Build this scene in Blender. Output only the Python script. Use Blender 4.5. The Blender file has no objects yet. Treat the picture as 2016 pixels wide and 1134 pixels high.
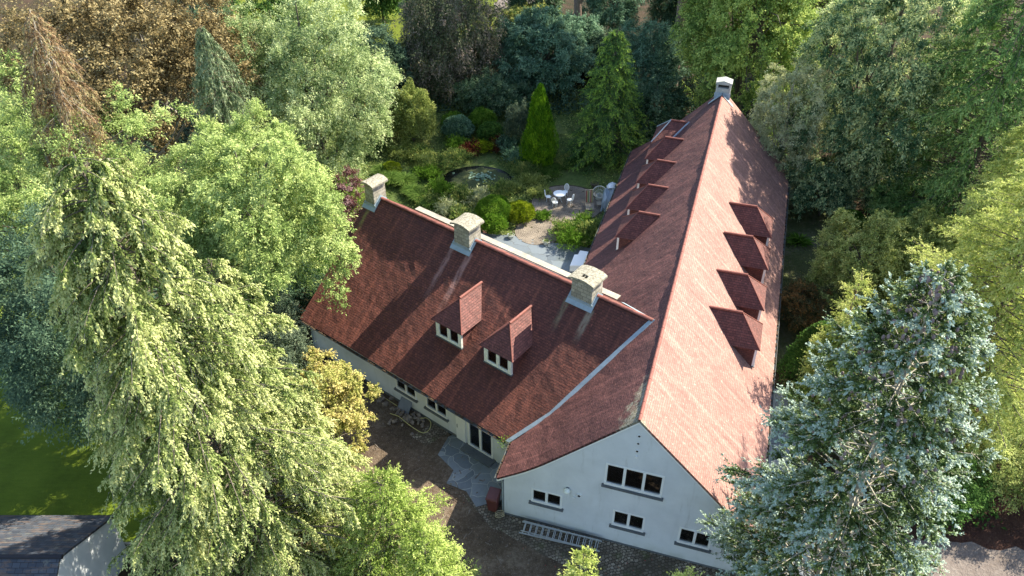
import bpy, bmesh, math, random
import numpy as np
from mathutils import Vector, Matrix
from mathutils.geometry import tessellate_polygon
R=math.radians
SC=bpy.context.scene
# ------------------------------------------------------------------ camera, sky, sun, exposure
FPX,PITCH,CH=1574.5,0.6531,31.29
cd=bpy.data.cameras.new('camera'); cam=bpy.data.objects.new('camera',cd); SC.collection.objects.link(cam); SC.camera=cam
cd.sensor_width=36; cd.lens=FPX/2016*36; cd.clip_end=2000; cd.clip_start=.5
cam.location=(0,0,CH); cam.rotation_euler=(math.pi/2-PITCH,0,0)
SUN_AZ,SUN_EL=R(60),R(41.5)
w=bpy.data.worlds.new('World'); SC.world=w; w.use_nodes=True
nt=w.node_tree; sky=nt.nodes.new('ShaderNodeTexSky'); sky.sky_type='NISHITA'; sky.sun_disc=False
sky.sun_elevation=SUN_EL; sky.sun_rotation=SUN_AZ
nt.nodes['Background'].inputs['Strength'].default_value=.138
nt.links.new(sky.outputs[0],nt.nodes['Background'].inputs['Color'])
sl=bpy.data.lights.new('sun','SUN'); sl.energy=5.0; sl.angle=R(.5); sl.color=(1,.92,.77)
so=bpy.data.objects.new('sun',sl); SC.collection.objects.link(so)
sd=Vector((math.sin(SUN_AZ)*math.cos(SUN_EL),math.cos(SUN_AZ)*math.cos(SUN_EL),math.sin(SUN_EL)))
so.rotation_euler=sd.to_track_quat('Z','Y').to_euler(); so.location=(0,0,80)
vs=SC.view_settings; vs.view_transform='Standard'; vs.look='None'; vs.gamma=1; vs.exposure=1.5
try: SC.cycles.max_bounces=6; SC.cycles.diffuse_bounces=3; SC.cycles.transparent_max_bounces=8; SC.cycles.caustics_reflective=False; SC.cycles.caustics_refractive=False
except Exception: pass

# ------------------------------------------------------------------ material helpers
class NT:
    def __init__(s,name):
        s.m=bpy.data.materials.new(name); s.m.use_nodes=True; s.t=s.m.node_tree; s.t.nodes.clear()
        s.out=s.t.nodes.new('ShaderNodeOutputMaterial')
    def n(s,ty,ins=None,**kw):
        nd=s.t.nodes.new(ty)
        for k,v in kw.items(): setattr(nd,k,v)
        for k,v in (ins or {}).items():
            if isinstance(v,bpy.types.NodeSocket): s.t.links.new(v,nd.inputs[k])
            else: nd.inputs[k].default_value=v
        return nd
    def ma(s,op,a,b=0.0,c=0.0,clamp=False):
        nd=s.n('ShaderNodeMath',{0:a,1:b,2:c},operation=op,use_clamp=clamp); return nd.outputs[0]
    def ramp(s,f,stops,interp='LINEAR'):
        nd=s.n('ShaderNodeValToRGB',{0:f}); cr=nd.color_ramp; cr.interpolation=interp
        while len(cr.elements)<len(stops): cr.elements.new(.5)
        for e,(p,c) in zip(cr.elements,stops): e.position=p; e.color=(*c,1) if len(c)==3 else c
        return nd.outputs[0]
    def mix(s,f,a,b,mode='MIX'):
        nd=s.n('ShaderNodeMix',data_type='RGBA',blend_type=mode); 
        for k,v in ((0,f),(6,a),(7,b)):
            if isinstance(v,bpy.types.NodeSocket): s.t.links.new(v,nd.inputs[k])
            else: nd.inputs[k].default_value=v if k==0 else (*v,1)
        return nd.outputs[2]
    def noise(s,vec,scale,detail=4,rough=.6,dist=0):
        return s.n('ShaderNodeTexNoise',{'Vector':vec,'Scale':scale,'Detail':detail,'Roughness':rough,'Distortion':dist}).outputs[0]
    def step(s,f,a,b):
        return s.n('ShaderNodeMapRange',{0:f,1:a,2:b,3:0.0,4:1.0},interpolation_type='SMOOTHSTEP').outputs[0]
    def pos(s): return s.n('ShaderNodeNewGeometry').outputs['Position']
    def uv(s): return s.n('ShaderNodeUVMap').outputs[0]
    def fin(s,col,rough=.8,bump=None,bd=.02,bs=1.0,spec=.3,metal=0,trans=None):
        ins={'Base Color':col if isinstance(col,bpy.types.NodeSocket) else (*col,1),'Roughness':rough,'Specular IOR Level':spec,'Metallic':metal}
        if bump is not None: ins['Normal']=s.n('ShaderNodeBump',{'Height':bump,'Distance':bd,'Strength':bs}).outputs[0]
        b=s.n('ShaderNodeBsdfPrincipled',ins); o=b.outputs[0]
        s.t.links.new(o,s.out.inputs[0]); return s.m
def sc3(s,vec,x,y,z=1): return s.n('ShaderNodeVectorMath',{0:vec,1:(x,y,z)},operation='MULTIPLY').outputs[0]

def plain(name,col,rough=.6,var=.25,scale=6,spec=.3,metal=0,bump=.3):
    s=NT(name); p=s.pos(); nz=s.noise(p,scale,5); n2=s.noise(p,scale*.17,3)
    f=s.ma('ADD',s.ma('MULTIPLY',nz,.6),s.ma('MULTIPLY',n2,.4))
    c0=tuple(x*(1-var) for x in col); c1=tuple(min(1,x*(1+var)) for x in col)
    return s.fin(s.ramp(f,[(.3,c0),(.7,c1)]),rough,nz if bump else None,.01,bump,spec,metal)

def leafmat(name,c0,c1,c2,trans=.34,rough=.7,spec=.10):
    s=NT(name); a=s.n('ShaderNodeAttribute',attribute_name='tint').outputs['Fac']
    col=s.ramp(a,[(.05,c0),(.5,c1),(.95,c2)])
    b=s.n('ShaderNodeBsdfPrincipled',{'Base Color':col,'Roughness':rough,'Specular IOR Level':spec}).outputs[0]
    tc=s.mix(.5,col,(.5,.6,.1),'MULTIPLY'); tc=s.mix(.55,col,tc)
    t=s.n('ShaderNodeBsdfTranslucent',{'Color':col}).outputs[0]
    m=s.n('ShaderNodeMixShader',{0:trans,1:b,2:t}).outputs[0]
    s.t.links.new(m,s.out.inputs[0]); return s.m

def tilemat(name,ca,cb,gap=(.03,.012,.01),bw=.17,rh=.125,moss=None,streaks=(),lich=.5,tone=1.0):
    s=NT(name); uv=s.uv(); sx=s.n('ShaderNodeSeparateXYZ',{0:uv}); U,V=sx.outputs[0],sx.outputs[1]
    jit=s.noise(uv,1.3,3); uvj=s.n('ShaderNodeVectorMath',{0:uv,1:s.n('ShaderNodeCombineXYZ',{0:0.0,1:s.ma('MULTIPLY',jit,.05),2:0.0}).outputs[0]},operation='ADD').outputs[0]
    br=s.n('ShaderNodeTexBrick',{'Vector':uvj,'Scale':1.0,'Mortar Size':.007,'Mortar Smooth':.3,'Bias':-.1,'Brick Width':bw,'Row Height':rh,'Color1':(*ca,1),'Color2':(*cb,1),'Mortar':(*gap,1)},offset=.5)
    col=br.outputs[0]
    vj=s.n('ShaderNodeSeparateXYZ',{0:uvj}).outputs[1]
    saw=s.ma('FRACT',s.ma('DIVIDE',vj,rh))
    line=s.step(saw,.80,.97); col=s.mix(s.ma('MULTIPLY',line,.72),col,gap)  # dark course line painted as the thin shadow under each tile
    big=s.noise(uv,.35,4,.65); col=s.mix(s.ma('MULTIPLY',s.step(big,.35,.7),.45),col,tuple(x*.55 for x in ca))
    st=s.noise(sc3(s,uv,3.2,.22),1.0,4,.65); col=s.mix(s.ma('MULTIPLY',s.step(st,.48,.75),.5),col,tuple(min(1,x*1.55) for x in cb))
    st2=s.noise(sc3(s,uv,2.1,.16),1.7,4,.65); col=s.mix(s.ma('MULTIPLY',s.step(st2,.5,.75),.55),col,tuple(x*.42 for x in ca))
    # single replaced or bleached tiles
    wn=s.noise(sc3(s,uv,1/bw*.9,1/rh*.9),1.0,1); col=s.mix(s.ma('MULTIPLY',s.step(wn,.66,.72),.6),col,tuple(min(1,x*1.7) for x in cb))
    # lichen flecks
    l=s.noise(sc3(s,uv,6,3.2),1.6,3,.7); l2=s.noise(uv,.5,2)
    lm=s.ma('MULTIPLY',s.step(l,.69,.74),s.step(l2,.42,.62)); col=s.mix(s.ma('MULTIPLY',lm,lich),col,(.42,.40,.32))
    for (u0,wd,v0,v1,cc,am) in streaks:
        d=s.ma('ABSOLUTE',s.ma('SUBTRACT',s.ma('ADD',U,s.ma('MULTIPLY',s.noise(uv,2.5,3),.12)),u0+.06))
        m=s.ma('MULTIPLY',s.ma('SUBTRACT',1,s.step(d,wd*.3,wd)),s.ma('MULTIPLY',s.step(V,v0-.1,v0+.1),s.ma('SUBTRACT',1,s.step(V,v0+.4*(v1-v0),v1))))
        col=s.mix(s.ma('MULTIPLY',m,s.ma('MULTIPLY',s.step(s.noise(sc3(s,uv,5,1.2),1,4),.25,.6),am)),col,cc)
    if moss:
        # grey-green lichen crust that starts at the gable end and runs along the ridge
        g=s.noise(uv,1.9,6,.75); g2=s.noise(uv,.8,3,.6)
        fall=s.ma('ADD',s.ma('MULTIPLY',U,moss[0]),s.ma('MULTIPLY',V,moss[1]))
        m=s.step(s.ma('SUBTRACT',s.ma('ADD',s.ma('MULTIPLY',g,1.0),s.ma('MULTIPLY',g2,.5)),fall),moss[2],moss[2]+.2)
        col=s.mix(s.ma('MULTIPLY',m,.8),col,s.ramp(s.noise(uv,9,3),[(.35,(.10,.10,.05)),(.6,(.30,.29,.22))]))
    nz=s.noise(uv,22,3); hgt=s.ma('ADD',s.ma('MULTIPLY',saw,1.0),s.ma('ADD',s.ma('MULTIPLY',s.noise(sc3(s,uv,1/bw,1/rh),1,2),.9),s.ma('MULTIPLY',nz,.35)))
    hgt=s.ma('ADD',hgt,s.ma('MULTIPLY',s.noise(uv,1.6,3),3.0)); n9=s.noise(uv,3.3,5,.75); col=s.mix(s.ma('MULTIPLY',s.step(n9,.52,.72),.42),col,tuple(x*.5 for x in ca))
    return s.fin(col,.72,hgt,.03,.75,.35)

M={}
M['tile']=tilemat('roof_tiles',(.092,.029,.020),(.16,.050,.031),gap=(.022,.008,.006),streaks=[(6.78,.22,.7,4.2,(.42,.24,.20),.55),(7.95,.25,.7,4.8,(.42,.24,.20),.6),(14.2,.22,.7,2.6,(.20,.18,.10),.6),(15.55,.25,.7,2.6,(.30,.26,.18),.7),(.45,.2,.7,2.6,(.25,.24,.05),.5)])
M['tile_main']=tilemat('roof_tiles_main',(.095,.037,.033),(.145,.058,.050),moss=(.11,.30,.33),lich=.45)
M['tile_east_sun_tint']=tilemat('roof_tiles_east_sun_tint',(.25,.13,.105),(.35,.19,.15),gap=(.17,.072,.05),moss=(.9,.6,.30),lich=.25)  # same tiles as the west slope, paled in colour to look sunlit
M['tile_small']=tilemat('dormer_tiles',(.11,.038,.03),(.18,.062,.048),lich=.5)
M['ridge']=plain('ridge_tile',(.22,.08,.06),.7,.35,9)
def render_mat():
    s=NT('white_render'); p=s.pos(); n1=s.noise(p,.9,5,.6); n2=s.noise(p,35,3); st=s.noise(sc3(s,p,1.6,1.6,.25),1,4)
    z=s.n('ShaderNodeSeparateXYZ',{0:p}).outputs[2]
    col=s.ramp(n1,[(.3,(.58,.61,.62)),(.7,(.68,.71,.72))]); col=s.mix(s.ma('MULTIPLY',s.step(st,.55,.8),.25),col,(.42,.44,.42))
    n5=s.noise(sc3(s,p,3,3,.5),1.2,5,.7); col=s.mix(s.ma('MULTIPLY',s.step(n5,.56,.75),.35),col,(.33,.34,.31)); n6=s.noise(p,4,6,.75); col=s.mix(s.ma('MULTIPLY',s.step(n6,.62,.70),.22),col,(.30,.31,.29))
    d=s.ma('MULTIPLY',s.ma('SUBTRACT',1,s.step(z,.05,.85)),s.step(n1,.3,.7)); col=s.mix(s.ma('MULTIPLY',d,.55),col,(.25,.27,.20))
    return s.fin(col,.85,n2,.004,.4,.2)
M['wall']=render_mat()
M['frame']=plain('white_paint',(.78,.79,.76),.45,.06,5,.4,bump=.05)
M['oldframe']=plain('weathered_white_paint',(.78,.80,.71),.6,.25,7)
M['sill']=plain('dark_sill_stone',(.11,.12,.125),.6,.3,9)
M['lead']=plain('lead_flashing',(.29,.35,.38),.5,.22,5,.5)
M['gutter']=plain('gutter_zinc',(.10,.11,.105),.5,.4,4)
M['debris']=plain('leaf_debris',(.07,.045,.025),.9,.7,30)
M['fascia']=plain('cream_fascia',(.34,.31,.25),.7,.4,2.5)
M['dark']=plain('shade_and_wheel_black',(.03,.028,.026),.8,.3,5)  # near-black for painted shade in gaps, holes and rooms; also wheels
def glass():
    s=NT('window_glass'); fr=s.n('ShaderNodeFresnel',{0:1.5}).outputs[0]
    t=s.n('ShaderNodeBsdfTransparent',{0:(.42,.46,.46,1)}).outputs[0]; g=s.n('ShaderNodeBsdfGlossy',{'Color':(1,1,1,1),'Roughness':.02}).outputs[0]
    m=s.n('ShaderNodeMixShader',{0:s.ma('ADD',fr,.03),1:t,2:g}).outputs[0]; s.t.links.new(m,s.out.inputs[0]); return s.m
M['glass']=glass()
def stone():
    s=NT('chimney_stone'); p=s.pos()
    w=s.n('ShaderNodeTexCoord').outputs['Object']
    uv=s.uv()
    br=s.n('ShaderNodeTexBrick',{'Vector':uv,'Scale':1.0,'Mortar Size':.012,'Brick Width':.36,'Row Height':.2,'Color1':(.26,.235,.18,1),'Color2':(.42,.385,.30,1),'Mortar':(.14,.13,.10,1)},offset=.37)
    n=s.noise(p,7,5,.7); col=s.mix(s.ma('MULTIPLY',s.step(n,.5,.7),.6),br.outputs[0],(.22,.21,.16)); n2=s.noise(p,2.5,3)
    col=s.mix(s.ma('MULTIPLY',s.step(n2,.55,.7),.5),col,(.62,.60,.52))
    return s.fin(col,.9,n,.02,.6,.2)
M['stone']=stone()
def capmat():
    s=NT('lichened_cap_stone'); p=s.pos(); n=s.noise(p,9,6,.75); n2=s.noise(p,26,3)
    col=s.ramp(n,[(.3,(.07,.07,.05)),(.45,(.22,.20,.15)),(.6,(.36,.34,.27)),(.78,(.25,.17,.11))]); col=s.mix(s.ma('MULTIPLY',s.step(n2,.6,.7),.7),col,(.10,.10,.08))
    return s.fin(col,.95,n,.03,.7,.15)
M['cap']=capmat()
M['concrete']=plain('rough_concrete',(.36,.37,.34),.9,.3,14)
def paving(name,scale,c0,c1,gap,gw=.03,rough=.6,moss=(.08,.09,.04),mo=.35):
    s=NT(name); p=s.pos(); q=s.n('ShaderNodeVectorMath',{0:p,1:s.n('ShaderNodeTexNoise',{'Vector':p,'Scale':.8}).outputs['Color']},operation='ADD').outputs[0]
    v=s.n('ShaderNodeTexVoronoi',{'Vector':q,'Scale':scale},feature='DISTANCE_TO_EDGE',voronoi_dimensions='2D').outputs[0]
    vc=s.n('ShaderNodeTexVoronoi',{'Vector':q,'Scale':scale},feature='F1',voronoi_dimensions='2D').outputs['Color']
    vv=s.n('ShaderNodeSeparateColor',{0:vc}).outputs[0]
    n=s.noise(p,6,5); col=s.ramp(s.ma('ADD',s.ma('MULTIPLY',vv,.6),s.ma('MULTIPLY',n,.4)),[(.2,c0),(.8,c1)])
    n2=s.noise(p,.7,4); col=s.mix(s.ma('MULTIPLY',s.step(n2,.5,.7),mo),col,moss)
    g=s.ma('SUBTRACT',1,s.step(v,gw*.4,gw)); col=s.mix(g,col,gap)
    return s.fin(col,rough,s.ma('ADD',s.step(v,0,gw*1.3),s.ma('MULTIPLY',n,.3)),.02,.6,.4)
M['crazy']=paving('crazy_paving',1.5,(.13,.15,.165),(.24,.265,.275),(.40,.40,.36),.022)
M['terrace']=paving('slate_terrace',.8,(.10,.12,.135),(.15,.175,.19),(.10,.11,.115),.015,.45)
M['path']=paving('slate_path',1.2,(.17,.19,.20),(.26,.28,.29),(.07,.08,.06),.02,.7)
def cobble():
    s=NT('cobbles'); p=s.pos(); nd=s.n('ShaderNodeTexNoise',{'Vector':p,'Scale':1.6}).outputs['Color']
    q=s.n('ShaderNodeVectorMath',{0:p,1:sc3(s,nd,.35,.35,0)},operation='ADD').outputs[0]
    q=s.n('ShaderNodeMapping',{0:q,2:(0,0,R(-17))}).outputs[0]
    br=s.n('ShaderNodeTexBrick',{'Vector':q,'Scale':1.0,'Mortar Size':.022,'Mortar Smooth':.6,'Brick Width':.17,'Row Height':.145,'Color1':(.16,.125,.09,1),'Color2':(.40,.34,.26,1),'Mortar':(.05,.042,.03,1),'Bias':-.1},offset=.5)
    n=s.noise(p,.9,5); n2=s.noise(p,20,3); col=s.mix(s.ma('MULTIPLY',s.step(n,.42,.62),.75),br.outputs[0],(.075,.062,.045)); n3=s.noise(p,1.3,4); col=s.mix(s.ma('MULTIPLY',s.step(n3,.55,.7),.5),col,(.08,.10,.03))
    return s.fin(col,.85,s.ma('SUBTRACT',s.ma('MULTIPLY',n2,.5),br.outputs[1]),.03,.8,.2)
M['cobble']=cobble()
def soil(name,c0,c1,c2,fleck=(.25,.22,.18),fs=.72):
    s=NT(name); p=s.pos(); n=s.noise(p,.45,6,.65); n2=s.noise(p,5,5,.7); n3=s.noise(p,24,2)
    col=s.ramp(s.ma('ADD',s.ma('MULTIPLY',n,.6),s.ma('MULTIPLY',n2,.4)),[(.33,c0),(.5,c1),(.66,c2)])
    col=s.mix(s.ma('MULTIPLY',s.step(n3,fs-.03,fs+.02),.8),col,fleck)
    return s.fin(col,.95,s.ma('ADD',n2,s.ma('MULTIPLY',n3,.4)),.12,.8,.1)
M['soil']=soil('bare_soil',(.045,.033,.022),(.11,.08,.055),(.23,.18,.13),fs=.64)
M['forest']=soil('forest_floor',(.02,.028,.010),(.045,.036,.02),(.085,.048,.034),(.25,.2,.1))
M['garden']=soil('garden_ground',(.045,.07,.018),(.10,.14,.04),(.18,.18,.07),(.2,.2,.08))
M['drygrass']=soil('thin_grass',(.05,.065,.02),(.10,.11,.045),(.18,.155,.11),(.25,.22,.16))
M['gravel']=soil('pale_path_earth',(.12,.095,.08),(.19,.16,.14),(.26,.23,.20),(.13,.06,.045))
M['mulch']=soil('red_mulch',(.035,.018,.014),(.06,.03,.022),(.09,.05,.035))
def lawn(name,c0,c1,c2):
    s=NT(name); p=s.pos(); n=s.noise(p,.35,4,.6); n2=s.noise(p,30,3,.7); n3=s.noise(sc3(s,p,1,4,1),1.6,4)
    col=s.ramp(s.ma('ADD',s.ma('MULTIPLY',n,.5),s.ma('ADD',s.ma('MULTIPLY',n2,.3),s.ma('MULTIPLY',n3,.2))),[(.35,c0),(.5,c1),(.65,c2)])
    n4=s.noise(p,13,2); col=s.mix(s.ma('MULTIPLY',s.step(n4,.72,.75),.6),col,(.3,.22,.08))
    return s.fin(col,.9,n2,.04,.8,.15)
M['lawn']=lawn('lawn_grass',(.07,.10,.008),(.12,.17,.014),(.17,.22,.02))
M['farlawn']=lawn('far_lawn_grass',(.06,.085,.007),(.10,.13,.01),(.16,.17,.02))
M['bark']=plain('bark',(.13,.11,.085),.9,.5,9,bump=1)
M['palebark']=plain('pale_bark',(.36,.33,.26),.9,.35,9,bump=1)
M['redbark']=plain('reddish_bark',(.20,.14,.11),.9,.4,9,bump=1)
def slates():
    s=NT('mossy_shingles'); uv=s.uv(); p=s.pos()
    br=s.n('ShaderNodeTexBrick',{'Vector':uv,'Scale':1.0,'Mortar Size':.01,'Brick Width':.3,'Row Height':.2,'Color1':(.035,.042,.055,1),'Color2':(.065,.075,.09,1),'Mortar':(.02,.02,.025,1)},offset=.5)
    n=s.noise(sc3(s,uv,1.2,5),1.0,5,.7); n2=s.noise(uv,.5,3)
    col=s.mix(s.ma('MULTIPLY',s.step(n,.50,.6),.75),br.outputs[0],(.12,.085,.065))
    n4=s.noise(uv,2.2,5,.7); col=s.mix(s.ma('MULTIPLY',s.step(n4,.58,.66),.8),col,(.13,.13,.11))
    return s.fin(col,.75,s.ma('ADD',n,s.ma('MULTIPLY',br.outputs[1],-.6)),.03,.7,.3)
M['slates']=slates()
M['alu']=plain('aluminium',(.55,.58,.60),.4,.12,8,.5,.6)
M['binred']=plain('dull_red_plastic',(.13,.04,.035),.5,.25,4,.4)
M['hose']=plain('yellow_hose',(.55,.50,.20),.5,.15,8)
M['hose2']=plain('beige_hose',(.42,.36,.22),.5,.15,8)
M['brick']=plain('old_paver',(.22,.18,.145),.9,.5,5,bump=1)
M['sett']=plain('patio_sett',(.21,.175,.135),.85,.4,1.6,bump=.6)
M['joint']=soil('patio_joint',(.045,.04,.022),(.07,.06,.038),(.08,.09,.04))
M['castwhite']=plain('white_cast_metal',(.80,.84,.84),.4,.08,9)
M['wood']=plain('weathered_teak',(.30,.26,.20),.8,.3,12)
M['rattan']=plain('pale_rattan',(.55,.54,.46),.7,.15,20)
M['tarp']=plain('grey_tarpaulin',(.30,.35,.39),.5,.18,4,.5)
M['tarpw']=plain('white_folded_sheet',(.75,.78,.8),.5,.1,4)
M['pot']=plain('stone_pot',(.36,.38,.36),.8,.25,8)
M['potdark']=plain('dark_clay_pot',(.12,.085,.07),.8,.3,8)
M['terra']=plain('terracotta',(.42,.2,.14),.8,.2,8)
M['whiteboard']=plain('white_board',(.86,.87,.86),.4,.03,5,bump=0)
M['slateboard']=plain('grey_board',(.16,.18,.21),.5,.15,4)
def stripe():
    s=NT('striped_cushion'); uv=s.uv(); x=s.n('ShaderNodeSeparateXYZ',{0:uv}).outputs[0]
    f=s.ma('FRACT',s.ma('MULTIPLY',x,3.2)); return s.fin(s.ramp(f,[(0,(.20,.05,.05)),(.25,(.26,.22,.10)),(.5,(.09,.15,.08)),(.75,(.30,.27,.2))],'CONSTANT'),.9)
M['stripe']=stripe()
def water():
    s=NT('pond_water'); p=s.pos(); n=s.noise(p,.9,5,.7,.6); n2=s.noise(p,7,4,.7); d=s.n('ShaderNodeVectorMath',{0:p,1:(-2.45,54.45,0)},operation='DISTANCE').outputs[1]
    m=s.ma('SUBTRACT',s.ma('ADD',s.ma('MULTIPLY',n,1.1),s.ma('MULTIPLY',n2,.4)),s.ma('MULTIPLY',s.step(d,1.7,3.0),.75)); m=s.step(m,.42,.62)
    alg=s.ramp(n2,[(.3,(.035,.05,.018)),(.6,(.085,.10,.04)),(.75,(.13,.145,.07))]); col=s.mix(s.ma('MULTIPLY',m,.85),(.006,.008,.006),alg)
    r=s.ma('ADD',s.ma('MULTIPLY',m,.6),.25); return s.fin(col,r,n2,.01,.2,.15)
M['water']=water()

# ------------------------------------------------------------------ object helpers
COL=SC.collection
def tag(o,label=None,cat=None,group=None,kind=None):
    if label: o['label']=label
    if cat: o['category']=cat
    if group: o['group']=group
    if kind: o['kind']=kind
    return o
def thing(name,label,cat,loc,group=None):
    o=bpy.data.objects.new(name,None); o.empty_display_size=.3; COL.objects.link(o); o.location=loc
    return tag(o,label,cat,group)
def rootloc(p):
    v=Vector((0,0,0))
    while p is not None: v+=Vector(p.location); p=p.parent
    return v
class MB:
    def __init__(s): s.v=[]; s.f=[]; s.uv=[]
    def face(s,pts,uv=None):
        i=len(s.v); s.v+= [tuple(p) for p in pts]; s.f.append(list(range(i,i+len(pts)))); s.uv.append(uv)
    def box(s,o,ex,ey,ez):
        o,ex,ey,ez=map(Vector,(o,ex,ey,ez)); c=[o,o+ex,o+ex+ey,o+ey,o+ez,o+ex+ez,o+ex+ey+ez,o+ey+ez]
        for q,(a,b) in (((0,3,2,1),(ex,ey)),((4,5,6,7),(ex,ey)),((0,1,5,4),(ex,ez)),((2,3,7,6),(ex,ez)),((1,2,6,5),(ey,ez)),((3,0,4,7),(ey,ez))):
            s.face([c[k] for k in q],[(( c[k]-o).dot(a.normalized()),(c[k]-o).dot(b.normalized())) for k in q])
        return s
    def cbox(s,c,ex,ey,ez):
        c,ex,ey,ez=map(Vector,(c,ex,ey,ez)); return s.box(c-ex/2-ey/2-ez/2,ex,ey,ez)
    def prism(s,poly,vec):
        poly=[Vector(p) for p in poly]; vec=Vector(vec); n=len(poly)
        s.face(poly[::-1]); s.face([p+vec for p in poly])
        for i in range(n): s.face([poly[i],poly[(i+1)%n],poly[(i+1)%n]+vec,poly[i]+vec])
        return s
    def tube(s,pts,r,sides=8,cap=True):
        pts=[Vector(p) for p in pts]; rs=r if hasattr(r,'__len__') else [r]*len(pts); i0=len(s.v)
        for k,p in enumerate(pts):
            t=(pts[min(k+1,len(pts)-1)]-pts[max(k-1,0)]).normalized(); a=t.cross(Vector((0,0,1)))
            if a.length<1e-3: a=Vector((1,0,0))
            a.normalize(); b=t.cross(a)
            for j in range(sides):
                an=2*math.pi*j/sides; s.v.append(tuple(p+a*math.cos(an)*rs[k]+b*math.sin(an)*rs[k]))
        for k in range(len(pts)-1):
            for j in range(sides):
                a=i0+k*sides+j; b=i0+k*sides+(j+1)%sides; s.f.append([a,b,b+sides,a+sides]); s.uv.append(None)
        if cap:
            s.f.append([i0+j for j in range(sides)][::-1]); s.uv.append(None); s.f.append([i0+(len(pts)-1)*sides+j for j in range(sides)]); s.uv.append(None)
        return s
    def lathe(s,c,prof,sides=20):
        c=Vector(c); i0=len(s.v)
        for r,z in prof:
            for j in range(sides):
                a=2*math.pi*j/sides; s.v.append((c.x+r*math.cos(a),c.y+r*math.sin(a),c.z+z))
        for k in range(len(prof)-1):
            for j in range(sides):
                a=i0+k*sides+j; b=i0+k*sides+(j+1)%sides; s.f.append([a,b,b+sides,a+sides]); s.uv.append(None)
        for k,fl in ((0,True),(len(prof)-1,False)):
            if prof[k][0]>1e-3:
                l=[i0+k*sides+j for j in range(sides)]; s.f.append(l[::-1] if fl else l); s.uv.append(None)
        return s
    def build(s,name,mat,parent=None,smooth=False,bevel=0,recalc=True,loc=None):
        off=rootloc(parent) if parent is not None else (Vector(loc) if loc is not None else Vector((0,0,0)))
        me=bpy.data.meshes.new(name); me.from_pydata([tuple(Vector(v)-off) for v in s.v],[],s.f)
        ul=me.uv_layers.new(name='UVMap'); k=0; dat=[]
        for f,u in zip(s.f,s.uv):
            dat+= [c for q in (u or [(0,0)]*len(f)) for c in q]
        ul.data.foreach_set('uv',dat)
        if recalc:
            bm=bmesh.new(); bm.from_mesh(me); bmesh.ops.remove_doubles(bm,verts=bm.verts,dist=1e-4); bmesh.ops.recalc_face_normals(bm,faces=bm.faces); bm.to_mesh(me); bm.free()
        if smooth: me.polygons.foreach_set('use_smooth',[True]*len(me.polygons))
        me.materials.append(mat); o=bpy.data.objects.new(name,me); COL.objects.link(o)
        if parent is not None: o.parent=parent
        else: o.location=off
        if bevel:
            md=o.modifiers.new('bevel','BEVEL'); md.width=bevel; md.segments=2; md.limit_method='ANGLE'
        return o
def copy_tree(o,parent=None):
    c=o.copy(); COL.objects.link(c); c.parent=parent
    for ch in o.children: copy_tree(ch,c)
    return c
def slab(mb,grid,uvg,th):
    """grid[i][j] of Vectors; a roof sheet with thickness th below it"""
    n,m=len(grid),len(grid[0]); nr=(grid[0][-1]-grid[0][0]).cross(grid[-1][0]-grid[0][0]).normalized()
    if nr.z<0: nr=-nr
    dn=[[p-nr*th for p in r] for r in grid]
    for i in range(n-1):
        for j in range(m-1):
            q=((i,j),(i+1,j),(i+1,j+1),(i,j+1))
            mb.face([grid[a][b] for a,b in q],[uvg[a][b] for a,b in q]); mb.face([dn[a][b] for a,b in q][::-1],[uvg[a][b] for a,b in q][::-1])
    for j in range(m-1):
        for i in (0,n-1): mb.face([grid[i][j],grid[i][j+1],dn[i][j+1],dn[i][j]],[uvg[i][j],uvg[i][j+1],uvg[i][j+1],uvg[i][j]])
    for i in range(n-1):
        for j in (0,m-1): mb.face([grid[i][j],grid[i+1][j],dn[i+1][j],dn[i][j]],[uvg[i][j],uvg[i+1][j],uvg[i+1][j],uvg[i][j]])
def planeuv(pts,U,Vd):
    o=pts[0]; return [((p-o).dot(U),(p-o).dot(Vd)) for p in pts]
def roofpoly(mb,pts,U,th=.05):
    """flat roof polygon with thickness and uv in metres (U runs along the eave)"""
    pts=[Vector(p) for p in pts]; n=(pts[1]-pts[0]).cross(pts[2]-pts[0]).normalized()
    if n.z<0: n=-n
    Vd=U.cross(n); 
    if Vd.z>0: Vd=-Vd
    uv=planeuv(pts,U,Vd); mb.face(pts,uv); d=[p-n*th for p in pts]; mb.face(d[::-1],uv[::-1])
    for i in range(len(pts)):
        j=(i+1)%len(pts); mb.face([pts[i],pts[j],d[j],d[i]],[uv[i],uv[j],uv[j],uv[i]])
def holed(mb,outer,holes,P,tv):
    """wall polygon (2-D outline with rectangular holes) lifted by P, thickness vector tv"""
    loops=[outer]+[[(a,b),(c,b),(c,d),(a,d)] for (a,b,c,d) in holes]
    flat=[q for l in loops for q in l]; tr=tessellate_polygon([[Vector((x,y,0)) for x,y in l] for l in loops])
    W3=[Vector(P(x,y)) for x,y in flat]; tv=Vector(tv)
    for t in tr: mb.face([W3[k] for k in t]); mb.face([W3[k]+tv for k in t][::-1])
    i=0
    for l in loops:
        for k in range(len(l)):
            a,b=i+k,i+(k+1)%len(l); mb.face([W3[a],W3[b],W3[b]+tv,W3[a]+tv])
        i+=len(l)
Z=Vector((0,0,1))
# building frames
O=Vector((4.971,21.622,0)); A=Vector((.29981,.954,0)); B=Vector((.954,-.29981,0))
Q=Vector((-8.121,39.795,0)); UU=Vector((.788,-.61568,0)); D=Vector((.61568,.788,0))
def MM(a,b,z): return O+A*a+B*b+Z*z
def WW(u,v,z): return Q+UU*u+D*v+Z*z
HR,WK,HK,WE,HE,WR,ML=8.27,4.35,3.80,5.954,2.60,5.587,32.9
HL,WL,HEL=7.687,6.275,2.459
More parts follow.
